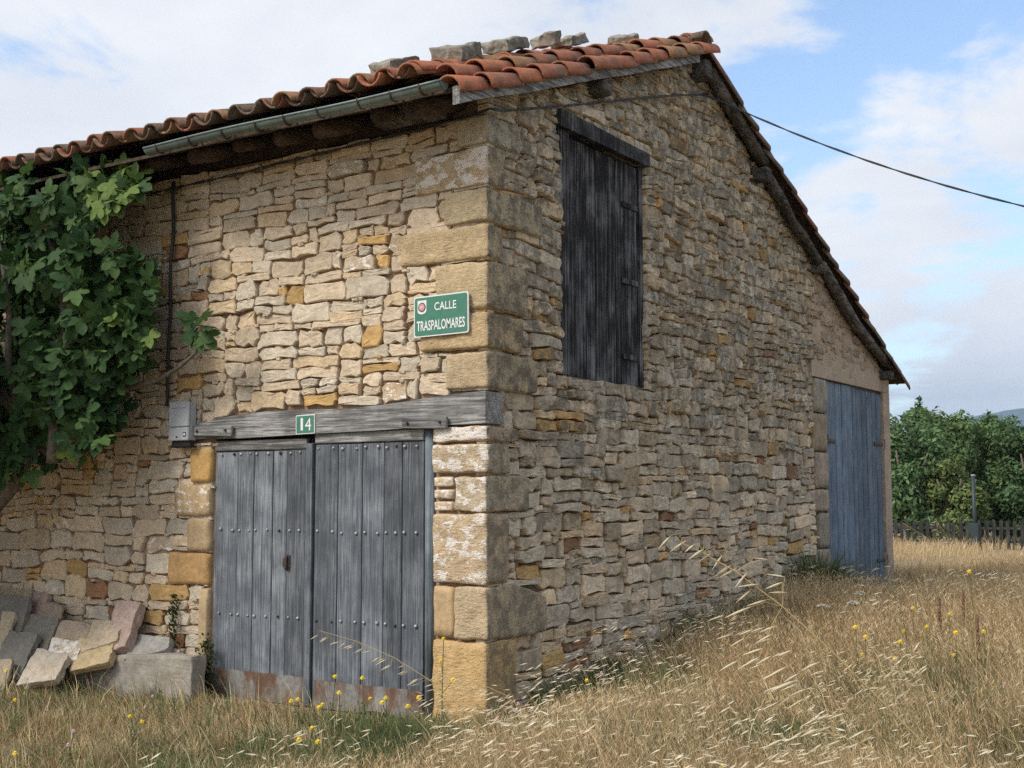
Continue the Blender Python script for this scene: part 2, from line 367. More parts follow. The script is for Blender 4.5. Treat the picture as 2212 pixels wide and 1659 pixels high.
# ------------------------------------------------------------------ the barn
barn = thing('stone_barn', 'old sandstone barn with tiled roof and grey plank double doors beside dry grass', 'barn')
EAVE_Y, RIDGE_Y, REAR_Y = -0.60, 3.70, 10.25
def deck(y):
    return 4.50 + 0.372 * (y + 0.60) if y <= RIDGE_Y else 6.10 - 0.437 * (y - RIDGE_Y)
XL, YB = -9.0, 10.0
DOOR = (-2.86, -0.485, -0.20, 2.12)          # X0 X1 Z0 Z1 of the front opening
LOFT = (1.10, 2.62, 2.60, 4.66)              # Y0 Y1 Z0 Z1
SIDE = (7.43, 9.70, 0.10, 3.05)
DG = 0.062
D0 = 0.042                                    # mortar recess
def wall_core(name, boxes, mat):
    m = MB()
    for a, b in boxes: m.box(a, b)
    return m.build(name, mat, barn, origin=False)
front_wall = wall_core('front_wall', [((XL, D0, -0.6), (DOOR[0], 0.5, 4.48)), ((DOOR[1], D0, -0.6), (-D0 - .001, 0.5, 4.48)), ((DOOR[0], D0, DOOR[3]), (DOOR[1], 0.5, 4.48))], M['mortar'])
def gable_core():
    """gable wall prism with its two openings, cut into columns under the sloping roof"""
    m = MB(); cuts = [D0 + 0.004, LOFT[0], LOFT[1], RIDGE_Y, SIDE[0], SIDE[1], YB]
    for a, b in zip(cuts, cuts[1:]):
        za, zb = deck(a) - 0.10, deck(b) - 0.10
        segs = [(-0.6, None)]
        if a == LOFT[0]: segs = [(-0.6, LOFT[2]), (LOFT[3], None)]
        if a == SIDE[0]: segs = [(-0.6, SIDE[2]), (SIDE[3], None)]
        for z0, z1 in segs:
            ta, tb = (za, zb) if z1 is None else (z1, z1); x0, x1 = -0.5, -DG
            V = [(x0, a, z0), (x1, a, z0), (x1, b, z0), (x0, b, z0), (x0, a, ta), (x1, a, ta), (x1, b, tb), (x0, b, tb)]
            m.add(V, [(0, 3, 2, 1), (4, 5, 6, 7), (1, 2, 6, 5), (0, 4, 7, 3), (0, 1, 5, 4), (3, 7, 6, 2)])
    return m.build('gable_wall', M['mortar_gable'], barn, origin=False)
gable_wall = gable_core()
wall_core('rear_wall', [((XL, YB - 0.45, -0.6), (-0.5, YB, 3.2))], M['mortar'])
_m = MB(); _m.add([(XL, 0.5, -0.6), (XL, YB - .45, -0.6), (XL, YB - .45, 3.2), (XL, RIDGE_Y, 6.0), (XL, 0.5, 4.8), (XL + .4, 0.5, -0.6), (XL + .4, YB - .45, -0.6), (XL + .4, YB - .45, 3.2), (XL + .4, RIDGE_Y, 6.0), (XL + .4, 0.5, 4.8)],
     [(4, 3, 2, 1, 0), (5, 6, 7, 8, 9), (0, 1, 6, 5), (1, 2, 7, 6), (2, 3, 8, 7), (3, 4, 9, 8), (4, 0, 5, 9)])
_m.build('far_gable_wall', M['mortar'], barn, origin=False)

# --- corner stones and jamb stones, measured one by one
TAN, GOLD, PALE, GREYT = (0.43, 0.315, 0.185), (0.47, 0.29, 0.11), (0.47, 0.37, 0.25), (0.36, 0.31, 0.235)
QUOINS = [  # y top, y bottom at the corner edge; x of the left end; x of the right end; colour; whitewash; size of right end
    (243, 308, 986, 1122, (0.40, 0.335, 0.225), 0.0), (313, 398, 899, 1086, (0.43, 0.32, 0.19), 0.52), (404, 478, 963, 1166, (0.43, 0.335, 0.205), 0.0),
    (481, 556, 867, 1082, (0.44, 0.325, 0.185), 0.05), (560, 667, 942, 1136, (0.43, 0.325, 0.19), 0.0), (671, 752, 911, 1123, (0.43, 0.31, 0.17), 0.12),
    (758, 839, 965, 1158, (0.42, 0.315, 0.19), 0.0), (919, 954, 937, 1116, (0.45, 0.32, 0.21), 0.72), (957, 1023, 937, 1096, (0.44, 0.34, 0.22), 0.50),
    (1027, 1107, 982, 1142, (0.43, 0.34, 0.22), 0.50), (1110, 1265, 937, 1095, (0.45, 0.33, 0.20), 0.46), (1268, 1386, 984, 1176, (0.44, 0.33, 0.20), 0.0),
    (1389, 1565, 936, 1113, (0.50, 0.33, 0.15), 0.0)]
blockF, blockG = [], []                         # rectangles kept free of rubble
QZ = []
for i, (yt, yb, xl, xr, c, w) in enumerate(QUOINS):
    c = tuple(np.array(c) * np.array((1.08, 1.10, 1.14)))
    z1 = gable(1049, yt)[2]; z0 = gable(1049, yb)[2]; a = -front(xl, yb)[0]; b = gable(xr, (yt + yb) / 2)[1]
    if i == 12: z0 = -0.3
    QZ.append((z0, z1, a, b))
    p = 0.020 + 0.006 * (i % 3); h = np.array([(a + p) / 2, (b + p) / 2, (z1 - z0) / 2 - 0.004])
    V, F = rough_box(h, 0.022, 0.014, 6.0, 14, i + 1)
    if i == 11:                                  # the big stone whose top slopes away to the right
        t = np.clip((V[:, 1] - 0.0) / h[1], 0, 1); top = V[:, 2] > 0; V[:, 2] = np.where(top, V[:, 2] * (1 - 0.62 * t), V[:, 2])
    me = make_mesh('corner_stone', V, F, True, c, {'lichen': 0.95 if i < 8 else 0.75, 'wash': w})
    link('corner_stone', me, barn, ((p - a) / 2, (b - p) / 2, (z0 + z1) / 2), M['quoin'])
    blockF.append((-a, 0.2, z0, z1)); blockG.append((-0.2, b, z0, z1))
JAMBS = [(967, 1043, 412, 456, GOLD), (1045, 1116, 377, 455, TAN), (1118, 1192, 404, 455, TAN), (1194, 1267, 364, 455, (0.44, 0.27, 0.12)), (1270, 1437, 429, 455, TAN)]
for i, (yt, yb, xl, xr, c) in enumerate(JAMBS):
    x0 = front(xl, (yt + yb) / 2)[0]; x1 = -2.872; z1 = front(xr, yt)[2]; z0 = front(xr, yb)[2]
    if i == 4: z0 = -0.3
    p = 0.012; h = np.array([(x1 - x0) / 2, 0.15, (z1 - z0) / 2 - 0.004])
    V, F = rough_box(h, 0.022, 0.010, 6.0, 6, 40 + i)
    link('jamb_stone', make_mesh('jamb_stone', V, F, True, c, {'lichen': 0.0, 'wash': 0.42 if i == 1 else 0.0}), barn, ((x0 + x1) / 2, 0.15 - p, (z0 + z1) / 2), M['stone'])
    blockF.append((x0, x1 + .1, z0, z1))
# stones of the right door jamb beside the two short corner stones
for (z0, z1, a), c, w in (((QZ[9][0], QZ[9][1], QZ[9][2]), PALE, 0.5), ((QZ[11][0], QZ[11][1], QZ[11][2]), (0.45, 0.32, 0.18), 0.0)):
    x0, x1 = -0.475, -a - 0.012; n = 3 if w else 1
    for k in range(n):
        za, zb = z0 + (z1 - z0) * k / n, z0 + (z1 - z0) * (k + 1) / n
        V, F = rough_box(((x1 - x0) / 2, 0.12, (zb - za) / 2 - 0.006), 0.02, 0.010, 8, 5, 60 + k)
        link('jamb_stone', make_mesh('jamb_stone', V, F, True, c, {'lichen': 0.0, 'wash': w}), barn, ((x0 + x1) / 2, 0.12 - 0.008, (za + zb) / 2), M['stone'])
blockF.append((-0.5, 0.2, -0.5, 2.12))

# --- rubble: packed stone by stone on a fine grid, then warped, so that every joint is shared and none is straight
def wv(u, v, s):                               # coherent warp of the bed lines
    a = mnoise.noise_vector(Vector((u * 1.3, v * 1.9, s))); b = mnoise.noise_vector(Vector((u * 5.1, v * 5.7, s + 9)))
    return u + 0.030 * a[0] + 0.012 * b[0], v + 0.045 * a[1] + 0.014 * b[1]
def pack(u0, u1, v0, v1, du, dv, free, size, r):
    nu, nv = int(round((u1 - u0) / du)), int(round((v1 - v0) / dv)); occ = np.zeros((nv, nu), bool)
    uc = u0 + (np.arange(nu) + .5) * du; vc = v0 + (np.arange(nv) + .5) * dv
    occ[:] = ~free(uc[None, :], vc[:, None]); top = np.zeros((nv, nu), int); out = []
    for rr in range(nv):
        cc = 0
        while cc < nu:
            if occ[rr, cc]: cc += 1; continue
            e = cc
            while e < nu and not occ[rr, e]: e += 1
            run = e - cc; (w0, w1), (h0, h1) = size(uc[cc], vc[rr], r)
            w = int(r.integers(w0, w1 + 1)); h = int(r.integers(h0, h1 + 1))
            if r.random() < 0.10: w = max(2, w // 2); h = max(2, h // 2)
            if cc > 0 and top[rr, cc - 1] > rr and r.random() < 0.55:
                hh = top[rr, cc - 1] - rr
                if h0 - 1 <= hh <= h1 + 1: h = hh
            if h > w * 1.15: w = int(h * r.uniform(1.0, 1.7))
            if run - w < 3: w = run if run <= w1 * 1.25 else run // 2
            w = min(w, run); h = min(h, nv - rr)
            k = 1
            while k < h and not occ[rr + k, cc:cc + w].any(): k += 1
            h = k
            if rr + h < nv and occ[rr + h, cc:cc + w].all() is False: pass
            occ[rr:rr + h, cc:cc + w] = True; top[rr:rr + h, cc:cc + w] = rr + h
            out.append((u0 + cc * du, u0 + (cc + w) * du, v0 + rr * dv, v0 + (rr + h) * dv)); cc += w
    return out
def stone_geo(rect, seed, r, joint, prot, rough, warp):
    """one rubble stone: outline of 8 to 14 points, bevelled shoulder, uneven face; (u, v, d) points"""
    a, b, c, d = rect; w, h = b - a, d - c; P = []
    mn = min(w, h)
    def edge(p, q, n):
        for k in range(1, n + 1):
            t = (k + r.uniform(-.25, .25)) / (n + 1); P.append((p[0] + (q[0] - p[0]) * t, p[1] + (q[1] - p[1]) * t))
    C = [(a, c), (b, c), (b, d), (a, d)]
    big = r.random(4) < 0.32
    for i in range(4):
        p, q, o = C[i], C[(i + 1) % 4], C[i - 1]
        k1 = mn * (r.uniform(0.18, 0.45) if big[i] else r.uniform(0.05, 0.2)); k2 = mn * (r.uniform(0.2, 0.5) if big[i] else r.uniform(0.05, 0.2))
        def toward(s_, t_, k_):
            L_ = math.hypot(t_[0] - s_[0], t_[1] - s_[1]); return (s_[0] + (t_[0] - s_[0]) * k_ / L_, s_[1] + (t_[1] - s_[1]) * k_ / L_)
        P.append(toward(p, o, k1)); P.append(toward(p, q, k2))
        L = math.hypot(q[0] - p[0], q[1] - p[1]); edge(p, q, 1 if L < 0.22 else 2)
    P = np.array(P); P += r.normal(0, 0.009, P.shape) * min(1, mn / 0.11); joint = min(joint, mn * 0.16)
    P = np.array([wv(x, y, warp) for x, y in P]); ce = P.mean(0); dl = P - ce; L = np.linalg.norm(dl, axis=1)[:, None]
    O = ce + dl * np.maximum(0.3, 1 - joint / np.maximum(L, 1e-6)); n = len(O)
    tilt = r.normal(0, rough * 0.4, 2)
    def dep(q): return prot + float((q - ce) @ tilt) / max(w, h) * 2
    sh = min(0.009, mn * 0.11)
    I = ce + (O - ce) * np.maximum(0.4, 1 - (sh * r.uniform(0.5, 1.6, (n, 1))) / np.maximum(np.linalg.norm(O - ce, axis=1)[:, None], 1e-6))
    J = ce + (O - ce) * r.uniform(0.42, 0.6, (n, 1))
    V = [(q[0], q[1], -0.09) for q in O] + [(q[0], q[1], dep(q) - sh * r.uniform(0.6, 1.3)) for q in O]
    V += [(q[0], q[1], dep(q) + r.normal(0, rough * 0.18)) for q in I] + [(q[0], q[1], dep(q) + r.normal(0, rough * 0.22)) for q in J] + [(ce[0], ce[1], dep(ce) + r.normal(0, rough * 0.3))]
    F = []
    for k in range(n):
        j = (k + 1) % n
        F += [(k, j, n + j, n + k), (n + k, n + j, 2 * n + j, 2 * n + k), (2 * n + k, 2 * n + j, 3 * n + j, 3 * n + k), (3 * n + k, 3 * n + j, 4 * n)]
    return np.array(V), F, ce, w * h
def lay_stones(wall, rects, to_world, colour, joint, rough, protv, warp, keep, seed, lichen, blocks=()):
    r = np.random.default_rng(seed); items = []; n0 = len(rects); rects = list(rects)
    for k in r.choice(n0, int(n0 * 0.45)):                  # pinning slivers along the beds
        a, b, c, d = rects[k]; w = r.uniform(.04, .11); x = r.uniform(a - .03, b); hh = r.uniform(.011, .02); rects.append((x, x + w, c - hh, c + hh))
    for k, rc in enumerate(rects):
        if (rc[1] - rc[0]) < 0.02 or (rc[3] - rc[2]) < 0.02: continue
        prot = float(r.normal(0, protv))
        if any(rc[0] < b[1] + .01 and rc[1] > b[0] - .01 and rc[2] < b[3] + .01 and rc[3] > b[2] - .01 for b in blocks): prot = min(prot, 0.004) - 0.006   # tucked in behind the dressed stones
        V, F, ce, area = stone_geo(rc, k, r, joint * r.uniform(0.6, 1.5), prot, rough, warp)
        Wd = np.array([to_world(*p) for p in V]); cw = to_world(ce[0], ce[1], 0); x, y, z = proj(cw)
        vis = -20 < x < W_PX + 20 and -20 < y < 1680 and z > 0
        c, wsh = colour(ce[0], ce[1], r); items.append((area / z ** 2 * (1 if vis else 0.001), Wd, F, c, wsh, lichen(ce[0], ce[1], r), cw))
    items.sort(key=lambda t: -t[0])
    for sc, Wd, F, c, wsh, li, cw in items[:keep]:
        cw = np.array(cw); me = make_mesh('stone', Wd - cw, F, False, c, {'wash': wsh, 'lichen': li}); link('stone', me, wall, cw, M['stone'])
    V, F, C, WS, LI = [], [], [], [], []; base = 0
    for sc, Wd, Fs, c, wsh, li, cw in items[keep:]:
        V.append(Wd); F += [tuple(i + base for i in f) for f in Fs]; base += len(Wd); C.append(np.tile(c, (len(Wd), 1))); WS.append(np.full(len(Wd), wsh)); LI.append(np.full(len(Wd), li))
    if V:
        me = make_mesh('small_stones', np.concatenate(V), F, False, np.concatenate(C), {'wash': np.concatenate(WS), 'lichen': np.concatenate(LI)})
        link('small_stones', me, wall, None, M['stone'], 'stuff')
    return len(items)
def stone_colour(r, wet=0.0, orange=0.06, grey=0.3, dk=1.0):
    t = r.random(); base = np.array((0.535, 0.43, 0.31))
    if t < orange: base = np.array((0.48, 0.31, 0.13)) if r.random() < 0.8 else np.array((0.30, 0.16, 0.085))
    elif t < orange + 0.14: base = np.array((0.535, 0.41, 0.265))
    elif t < orange + 0.14 + grey: base = np.array((0.50, 0.43, 0.33))
    return tuple(base * r.normal(1.0, 0.09) * dk * (1 - 0.2 * wet))
def inb(bl, u, v):
    m = np.zeros(np.broadcast(u, v).shape, bool)
    for a, b, c, d in bl: m |= (u > a + 0.036) & (u < b - 0.036) & (v > c + 0.014) & (v < d - 0.014)
    return m
LT = [(415, 920), (470, 905), (520, 896), (580, 889), (640, 885), (700, 885), (760, 882), (820, 876), (880, 868), (940, 858), (985, 851), (1054, 845)]
LB = [(1054, 914), (1000, 917), (940, 919), (900, 924), (800, 931), (700, 936), (600, 942), (520, 947), (415, 949)]
LTW = [front(*p)[[0, 2]] for p in LT]; LBW = [front(*p)[[0, 2]] for p in LB]
def lint_top(u): return np.interp(u, [p[0] for p in LTW], [p[1] for p in LTW])
rects_f = pack(XL, 0.0, -0.36, 4.47, 0.034, 0.026, lambda u, v: ~(inb(blockF, u, v) | ((u > DOOR[0] - .01) & (u < 0.1) & (v < 2.12)) | ((u > LTW[0][0]) & (v > 2.08) & (v < lint_top(u) + 0.015))),
               lambda u, v, r: ((6, 13), (3, 6)) if v > 1.2 else ((6, 14), (3, 7)), np.random.default_rng(5))
def fcol(u, v, r):
    c = stone_colour(r, 0, 0.035 + 0.04 * (v < 2.9) + 0.03 * (v < 1.5), 0.36)
    return c, (r.uniform(0.3, 0.5) if r.random() < 0.07 else 0.0)
n_f = lay_stones(front_wall, rects_f, lambda u, v, d: (u, -d, v), fcol, 0.0068, 0.010, 0.009, 3.3, 300, 21, lambda u, v, r: 0.0, blockF)
blockG += [(LOFT[0] - 0.03, LOFT[1] + 0.03, LOFT[2] - 0.02, LOFT[3] + .1), (LOFT[0] - 0.05, LOFT[1] + 0.04, LOFT[3] - .08, LOFT[3] + 0.15), (6.95, YB + .1, -0.5, 3.2), (-.1, 0.22, 2.12, 2.40)]
deckv = np.vectorize(deck)
def free_g(u, v):
    d = np.where(u <= RIDGE_Y, 4.50 + 0.372 * (u + 0.60), 6.10 - 0.437 * (u - RIDGE_Y)) - 0.13
    return ~(inb(blockG, u, v)) & (v < d)
rects_g = pack(0.0, YB, -0.36, 6.1, 0.031, 0.0235, free_g, lambda u, v, r: ((6, 17), (3, 7)) if v < 2.4 else ((5, 14), (3, 6)), np.random.default_rng(8))
def gcol(u, v, r):
    c = np.array(stone_colour(r, 0, 0.04, 0.45)); c = c * np.array((1.05, 1.04, 1.01)) * (0.95 + 0.10 * float(sstep(2.6, 0.6, v) if v < 9 else 0))
    c = c * r.normal(1.03, .13)
    if u > 6.9 and v > 3: c = np.array((0.40, 0.30, 0.21)) * r.normal(1, .08)
    return tuple(c), (0.35 if r.random() < 0.015 else 0.0)
def glich(u, v, r):
    return float(np.clip(r.normal(0.26 + 0.68 * sstep(0.8, 3.2, v) * (1 - 0.7 * sstep(6.3, 7.6, u)), 0.2), 0, 1))
n_g = lay_stones(gable_wall, rects_g, lambda u, v, d: (d, u, v), gcol, 0.0105, 0.013, 0.014, 7.7, 300, 22, glich, blockG)
print('stones', n_f, n_g)

# --- rendered surround of the side door, big smooth blocks beside it
def slab_poly(name, pts, to3, d0, d1, mat, parent, sub=0.0):
    n = len(pts); V = [to3(u, v, d0) for u, v in pts] + [to3(u, v, d1) for u, v in pts]
    F = [tuple(range(n, 2 * n))] + [(k, (k + 1) % n, n + (k + 1) % n, n + k) for k in range(n)] + [tuple(range(n))[::-1]]
    return MB().add(V, F).build(name, mat, parent)
G3 = lambda u, v, d: (d, u, v); F3 = lambda u, v, d: (u, -d, v)
slab_poly('lintel_render', [(6.9, 3.06), (YB, 3.06), (YB, 3.24), (9.9, 3.27), (8.9, 3.34), (7.9, 3.38), (7.15, 3.46), (6.88, 3.40)], G3, -0.05, 0.004, M['render'], barn)
slab_poly('jamb_render', [(SIDE[1] + 0.01, -0.3), (YB, -0.3), (YB, 3.055), (SIDE[1] + 0.01, 3.055)], G3, -0.3, 0.006, M['render'], barn)
for k, (ya, za, zb, c) in enumerate([(7.05, -0.3, 0.62, GREYT), (6.93, 0.63, 0.98, (0.42, .34, .25)), (7.12, 0.99, 1.42, GREYT), (6.95, 1.43, 1.70, (0.42, .33, .24)), (7.0, 1.71, 2.15, (0.42, .33, .25)), (6.93, 2.16, 2.62, (0.36, 0.275, 0.18)), (7.0, 2.63, 3.05, GREYT)]):
    h = ((SIDE[0] - 0.02 - ya) / 2, 0.12, (zb - za) / 2 - 0.005); V, F = rough_box((0.12, h[0], h[2]), 0.018, 0.008, 5, 6, 80 + k)
    link('jamb_stone', make_mesh('jamb_stone', V, F, True, c, {'lichen': 0.55, 'wash': 0.0}), barn, (-0.108, (ya + SIDE[0] - 0.02) / 2, (za + zb) / 2), M['stone'])
rects_r = pack(6.95, YB, 3.30, 4.7, 0.03, 0.024, lambda u, v: (v < 6.10 - 0.437 * (u - RIDGE_Y) - 0.14) & (v > 3.5 - 0.08 * (u - 6.9)), lambda u, v, r: ((5, 11), (3, 6)), np.random.default_rng(31))
rects_r = [q for q in rects_r if rng.random() < 0.85]
slab_poly('upper_render', [(6.92, 3.47), (7.9, 3.385), (8.9, 3.345), (9.9, 3.275), (YB - .01, 3.25), (YB - .01, deck(YB) - .11), (7.7, deck(7.7) - .11), (7.35, 4.2), (7.05, 3.8)], G3, -0.06, -0.006, M['render'], barn)
lay_stones(gable_wall, rects_r, lambda u, v, d: (d - 0.006, u, v), gcol, 0.013, 0.012, 0.006, 5.5, 0, 23, lambda u, v, r: 0.15)

# --- door lintel
pts = [tuple(p) for p in LTW] + [tuple(p) for p in LBW]; pts = [(min(u, 0.008), v) for u, v in pts][::-1]
_o = slab_poly('door_lintel', pts, F3, -0.21, 0.024, M['beam'], barn)
for xa, xb, ya, yb in ((421, 506, 922, 944), (873, 970, 906, 925)):
    p, q = front(xa, (ya + yb) / 2, -0.03), front(xb, (ya + yb) / 2 - 4, -0.03)
    o = MB().box((-(q[0] - p[0]) / 2, -0.012, -0.045), ((q[0] - p[0]) / 2, 0.018, 0.045), 0.006).build('hinge_block', M['beam'], barn)
    o.location = (np.array(p) + np.array(q)) / 2 + np.array((0, -0.02, 0)); o.rotation_euler = (0, 0.03, 0)
    for s_ in (-1, 1):
        b = MB(); b.tube([(0, 0, 0), (0, -0.02, 0)], [0.014, 0.009], 8); bo = b.build('bolt', M['iron'], barn); bo.location = o.location + Vector((s_ * (q[0] - p[0]) * 0.36, -0.022, 0))

# --- the grey double door
def wx(zx): return front((450 + zx * 0.31646) / 1.17179, 1200)[0]
DZ0, DZ1, DYF = -0.055, 2.035, 0.022
for leaf, (ed, top) in enumerate((([270, 455, 585, 735, 850, 1005, 1062], 2.045), ([1076, 1260, 1455, 1628, 1775, 1952], 2.085))):
    X = [wx(e) for e in ed]
    lo = MB().box((X[0], DYF + 0.03, DZ0), (X[-1], DYF + 0.06, top), 0.003).build('door_leaf', M['door'], barn)
    par = lo; off = Vector(lo.location)
    def kid(o): o.parent = par; o.location = Vector(o.location) - off; return o
    for k in range(len(X) - 1):
        zz = top - U(0.0, 0.008) - (0.0 if k == len(X) - 2 and leaf == 0 else 0.055)
        kid(MB().box((X[k] + 0.003, DYF + U(-0.004, 0.004) - (0.012 if (leaf == 0 and k == len(X) - 2) else 0), DZ0 + 0.0), (X[k + 1] - 0.003, DYF + 0.029, zz), 0.004).build('plank', M['door']))
    kid(MB().box((X[0], DYF - 0.012, top - 0.050), (X[-1] - (0.07 if leaf == 0 else 0), DYF + 0.028, top + 0.035), 0.006).build('top_rail', M['beam']))
    cols = ([325, 422, 478, 556, 606, 700, 794, 880, 955] if leaf == 0 else [1103, 1224, 1297, 1412, 1482, 1585, 1654, 1729, 1797, 1895])
    for zr in (2.0 - 0.0, 1.325, 0.625):
        for cxx in cols:
            z = zr + U(-0.008, 0.008) - (0.012 if leaf == 0 else -0.012) * (1 if zr > 1.9 else 0) - 0.02 * (zr > 1.9); x = wx(cxx); rr = U(0.011, 0.017)
            b = MB(); b.tube([(x, DYF - 0.002, z), (x, DYF - 0.011, z), (x, DYF - 0.017, z)], [rr, rr * 0.8, rr * 0.25], 8); kid(b.build('stud', M['stud'] if U(0, 1) < 0.85 else M['iron'], smooth=True))
    b = MB(); nseg = 14; xa, xb = X[0] + 0.03, (X[-1] - (0.07 if leaf == 0 else 0.0)); V = []; Fk = []
    for k in range(nseg + 1):
        x = xa + (xb - xa) * k / nseg; bul = 0.010 * math.sin(k * 1.7) + 0.008 * math.sin(k * 3.1)
        zt = 0.165 - 0.012 * leaf + 0.004 * math.sin(k * 2.3); zb = DZ0 - 0.005 + (0.035 * max(0, math.sin((k - 6) * 0.55)) if leaf else 0.0)
        yb = DYF - 0.014 - max(0, bul) - (0.035 * max(0, math.sin((k - 6) * 0.45)) if leaf else 0)
        V += [(x, DYF - 0.012, zt), (x, DYF - 0.008 - max(0, bul) * 0.6, (zt + zb) / 2), (x, yb, zb)]
    for k in range(nseg):
        for j in range(2): Fk.append((k * 3 + j, k * 3 + j + 1, k * 3 + j + 4, k * 3 + j + 3))
    V2 = [(v[0], v[1] + 0.004, v[2]) for v in V]; b.add(V, Fk); b.add(V2, [f[::-1] for f in Fk]); kid(b.build('kick_plate', M['rust'], smooth=True, label='rusty sheet metal kick plate'))
    if leaf == 0:
        lx, lz = wx(868), front((450 + 868 * .31646) / 1.17179, 1215)[2]
        pl = kid(MB().box((lx - 0.055, DYF - 0.008, lz - 0.035), (lx - 0.012, DYF + 0.001, lz + 0.03), 0.002).build('lock_plate', M['iron']))
        b = MB(); b.tube([(lx, DYF - 0.004, lz + 0.055), (lx, DYF - 0.024, lz + 0.045), (lx, DYF - 0.026, lz - 0.045), (lx, DYF - 0.004, lz - 0.055)], 0.014, 8); b.box((lx - 0.028, DYF - 0.014, lz - 0.06), (lx + 0.028, DYF, lz + 0.06), 0.003); kid(b.build('door_handle', M['iron']))
xa, xb = wx(1957), wx(2042)
MB().tube([((xa + xb) / 2, 0.045, -0.2), ((xa + xb) / 2 - 0.01, 0.045, 2.13)], (xb - xa) / 2 - 0.006, 14).build('door_post', M['door_frame'], barn, smooth=True)
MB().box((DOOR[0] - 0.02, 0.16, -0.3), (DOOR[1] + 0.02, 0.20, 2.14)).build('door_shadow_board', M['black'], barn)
MB().box((-2.9, -0.10, -0.22), (-0.9, 0.3, -0.075), 0.02).build('door_sill', mat_mortar('worn concrete', (0.34, 0.30, 0.24), (0.42, 0.37, 0.29)), barn)

# --- loft door
LX = -0.075
lf = MB().box((LX - 0.06, LOFT[0], LOFT[2]), (LX - 0.035, LOFT[1], LOFT[3]), 0).build('loft_door', M['black'], barn)
off = Vector(lf.location)
def lk(o): o.parent = lf; o.location = Vector(o.location) - off; return o
ys = [gable(x, 560)[1] for x in (1238, 1262, 1283, 1303, 1329, 1346, 1366, 1391)]
for a, b in zip(ys, ys[1:]): lk(MB().box((LX - 0.034, a + 0.004, LOFT[2] + 0.005), (LX + U(-.004, .004), b - 0.004, LOFT[3] - 0.02), 0.004).build('plank', M['black']))
lk(MB().box((LX - 0.034, LOFT[0], LOFT[2] - 0.0), (LX + 0.045, ys[0] - 0.004, LOFT[3]), 0.008).build('side_post', M['black']))
lk(MB().box((LX - 0.034, ys[-1] + 0.004, LOFT[2]), (LX + 0.03, LOFT[1] - .002, LOFT[3]), 0.006).build('side_post', M['black']))
for z in (2.86, 3.55, 4.25): lk(MB().box((LX - 0.001, ys[-1] - 0.30, z - 0.025), (LX + 0.016, ys[-1], z + 0.025), 0.004).build('hinge', M['black']))
slab_poly('loft_lintel', [(LOFT[0] - 0.045, LOFT[3] - 0.005), (LOFT[1] + 0.03, LOFT[3] + 0.004), (LOFT[1] + 0.03, LOFT[3] + 0.125), (1.9, LOFT[3] + 0.13), (LOFT[0] - 0.045, LOFT[3] + 0.145)], G3, -0.22, 0.02, M['black'], barn)

# --- blue side door
BX = -0.035
bd = MB().box((BX - 0.05, SIDE[0], SIDE[2]), (BX - 0.03, SIDE[1], SIDE[3] + .01), 0).build('side_door', M['blue'], barn); off = Vector(bd.location)
def bk(o): o.parent = bd; o.location = Vector(o.location) - off; return o
ed = [SIDE[0] + 0.0, 7.62, 7.83, 8.06, 8.28, 8.50, 8.66, 8.88, 9.10, 9.30, 9.50, SIDE[1]]
for k, (a, b) in enumerate(zip(ed, ed[1:])):
    bk(MB().box((BX - 0.03, a + 0.010, SIDE[2] + U(0, .03)), (BX + U(-.005, .005), b - 0.010, SIDE[3] - (0.02 if k > 5 else 0.0) - U(0, .01)), 0.006).build('plank', M['blue']))
for z, y0, s_ in ((2.30, SIDE[0] - 0.02, 1), (0.72, SIDE[0] - 0.02, 1), (2.33, SIDE[1] + 0.03, -1), (0.75, SIDE[1] + 0.03, -1)):
    b = MB(); b.box((BX + 0.002, min(y0, y0 + s_ * 0.36), z - 0.022), (BX + 0.018, max(y0, y0 + s_ * 0.36), z + 0.022), 0.004); b.tube([(BX + 0.03, y0, z - 0.07), (BX + 0.03, y0, z + 0.07)], 0.018, 8); bk(b.build('hinge', M['iron']))

# ------------------------------------------------------------------ roof
roof = MB()
for ya, yb in ((EAVE_Y + 0.03, RIDGE_Y), (RIDGE_Y, REAR_Y)):
    V = [(XL - .2, ya, deck(ya) - 0.03), (0.17, ya, deck(ya) - 0.03), (0.17, yb, deck(yb) - 0.03), (XL - .2, yb, deck(yb) - 0.03)]
    V += [(v[0], v[1], v[2] + 0.028) for v in V]; roof.add(V, [(0, 3, 2, 1), (4, 5, 6, 7), (0, 1, 5, 4), (1, 2, 6, 5), (2, 3, 7, 6), (3, 0, 4, 7)])
roof = roof.build('roof', M['rafter'], barn, origin=False)
def tile_geo(L=0.46, r0=0.112, r1=0.088, t=0.016, arc=math.radians(158), n=8):
    V = []
    for y, r in ((0, r0), (L, r1)):
        for rr in (r, r - t):
            for k in range(n + 1):
                a = math.pi / 2 + arc / 2 - arc * k / n; V.append((rr * math.cos(a), y, rr * math.sin(a) - r * math.cos(arc / 2)))
    m = n + 1; F = []
    for k in range(n):
        F += [(k, k + 1, 2 * m + k + 1, 2 * m + k), (m + k + 1, m + k, 3 * m + k, 3 * m + k + 1), (k + 1, k, m + k, m + k + 1), (2 * m + k, 2 * m + k + 1, 3 * m + k + 1, 3 * m + k)]
    F += [(0, 2 * m, 3 * m, m), (n, m + n, 3 * m + n, 2 * m + n)]
    return np.array(V), F
TV, TF = tile_geo(); TF_ = TF
TILE_C = [((0.34, 0.135, 0.08), 0.7), ((0.29, 0.12, 0.074), 0.9), ((0.25, 0.105, 0.066), 1.0), ((0.185, 0.10, 0.068), 1.0), ((0.14, 0.10, 0.07), 1.0), ((0.30, 0.165, 0.09), 1.0), ((0.38, 0.145, 0.08), 0.5)]
tile_me = [make_mesh('tile', TV, TF, True, c, {'moss': mo}) for c, mo in TILE_C]
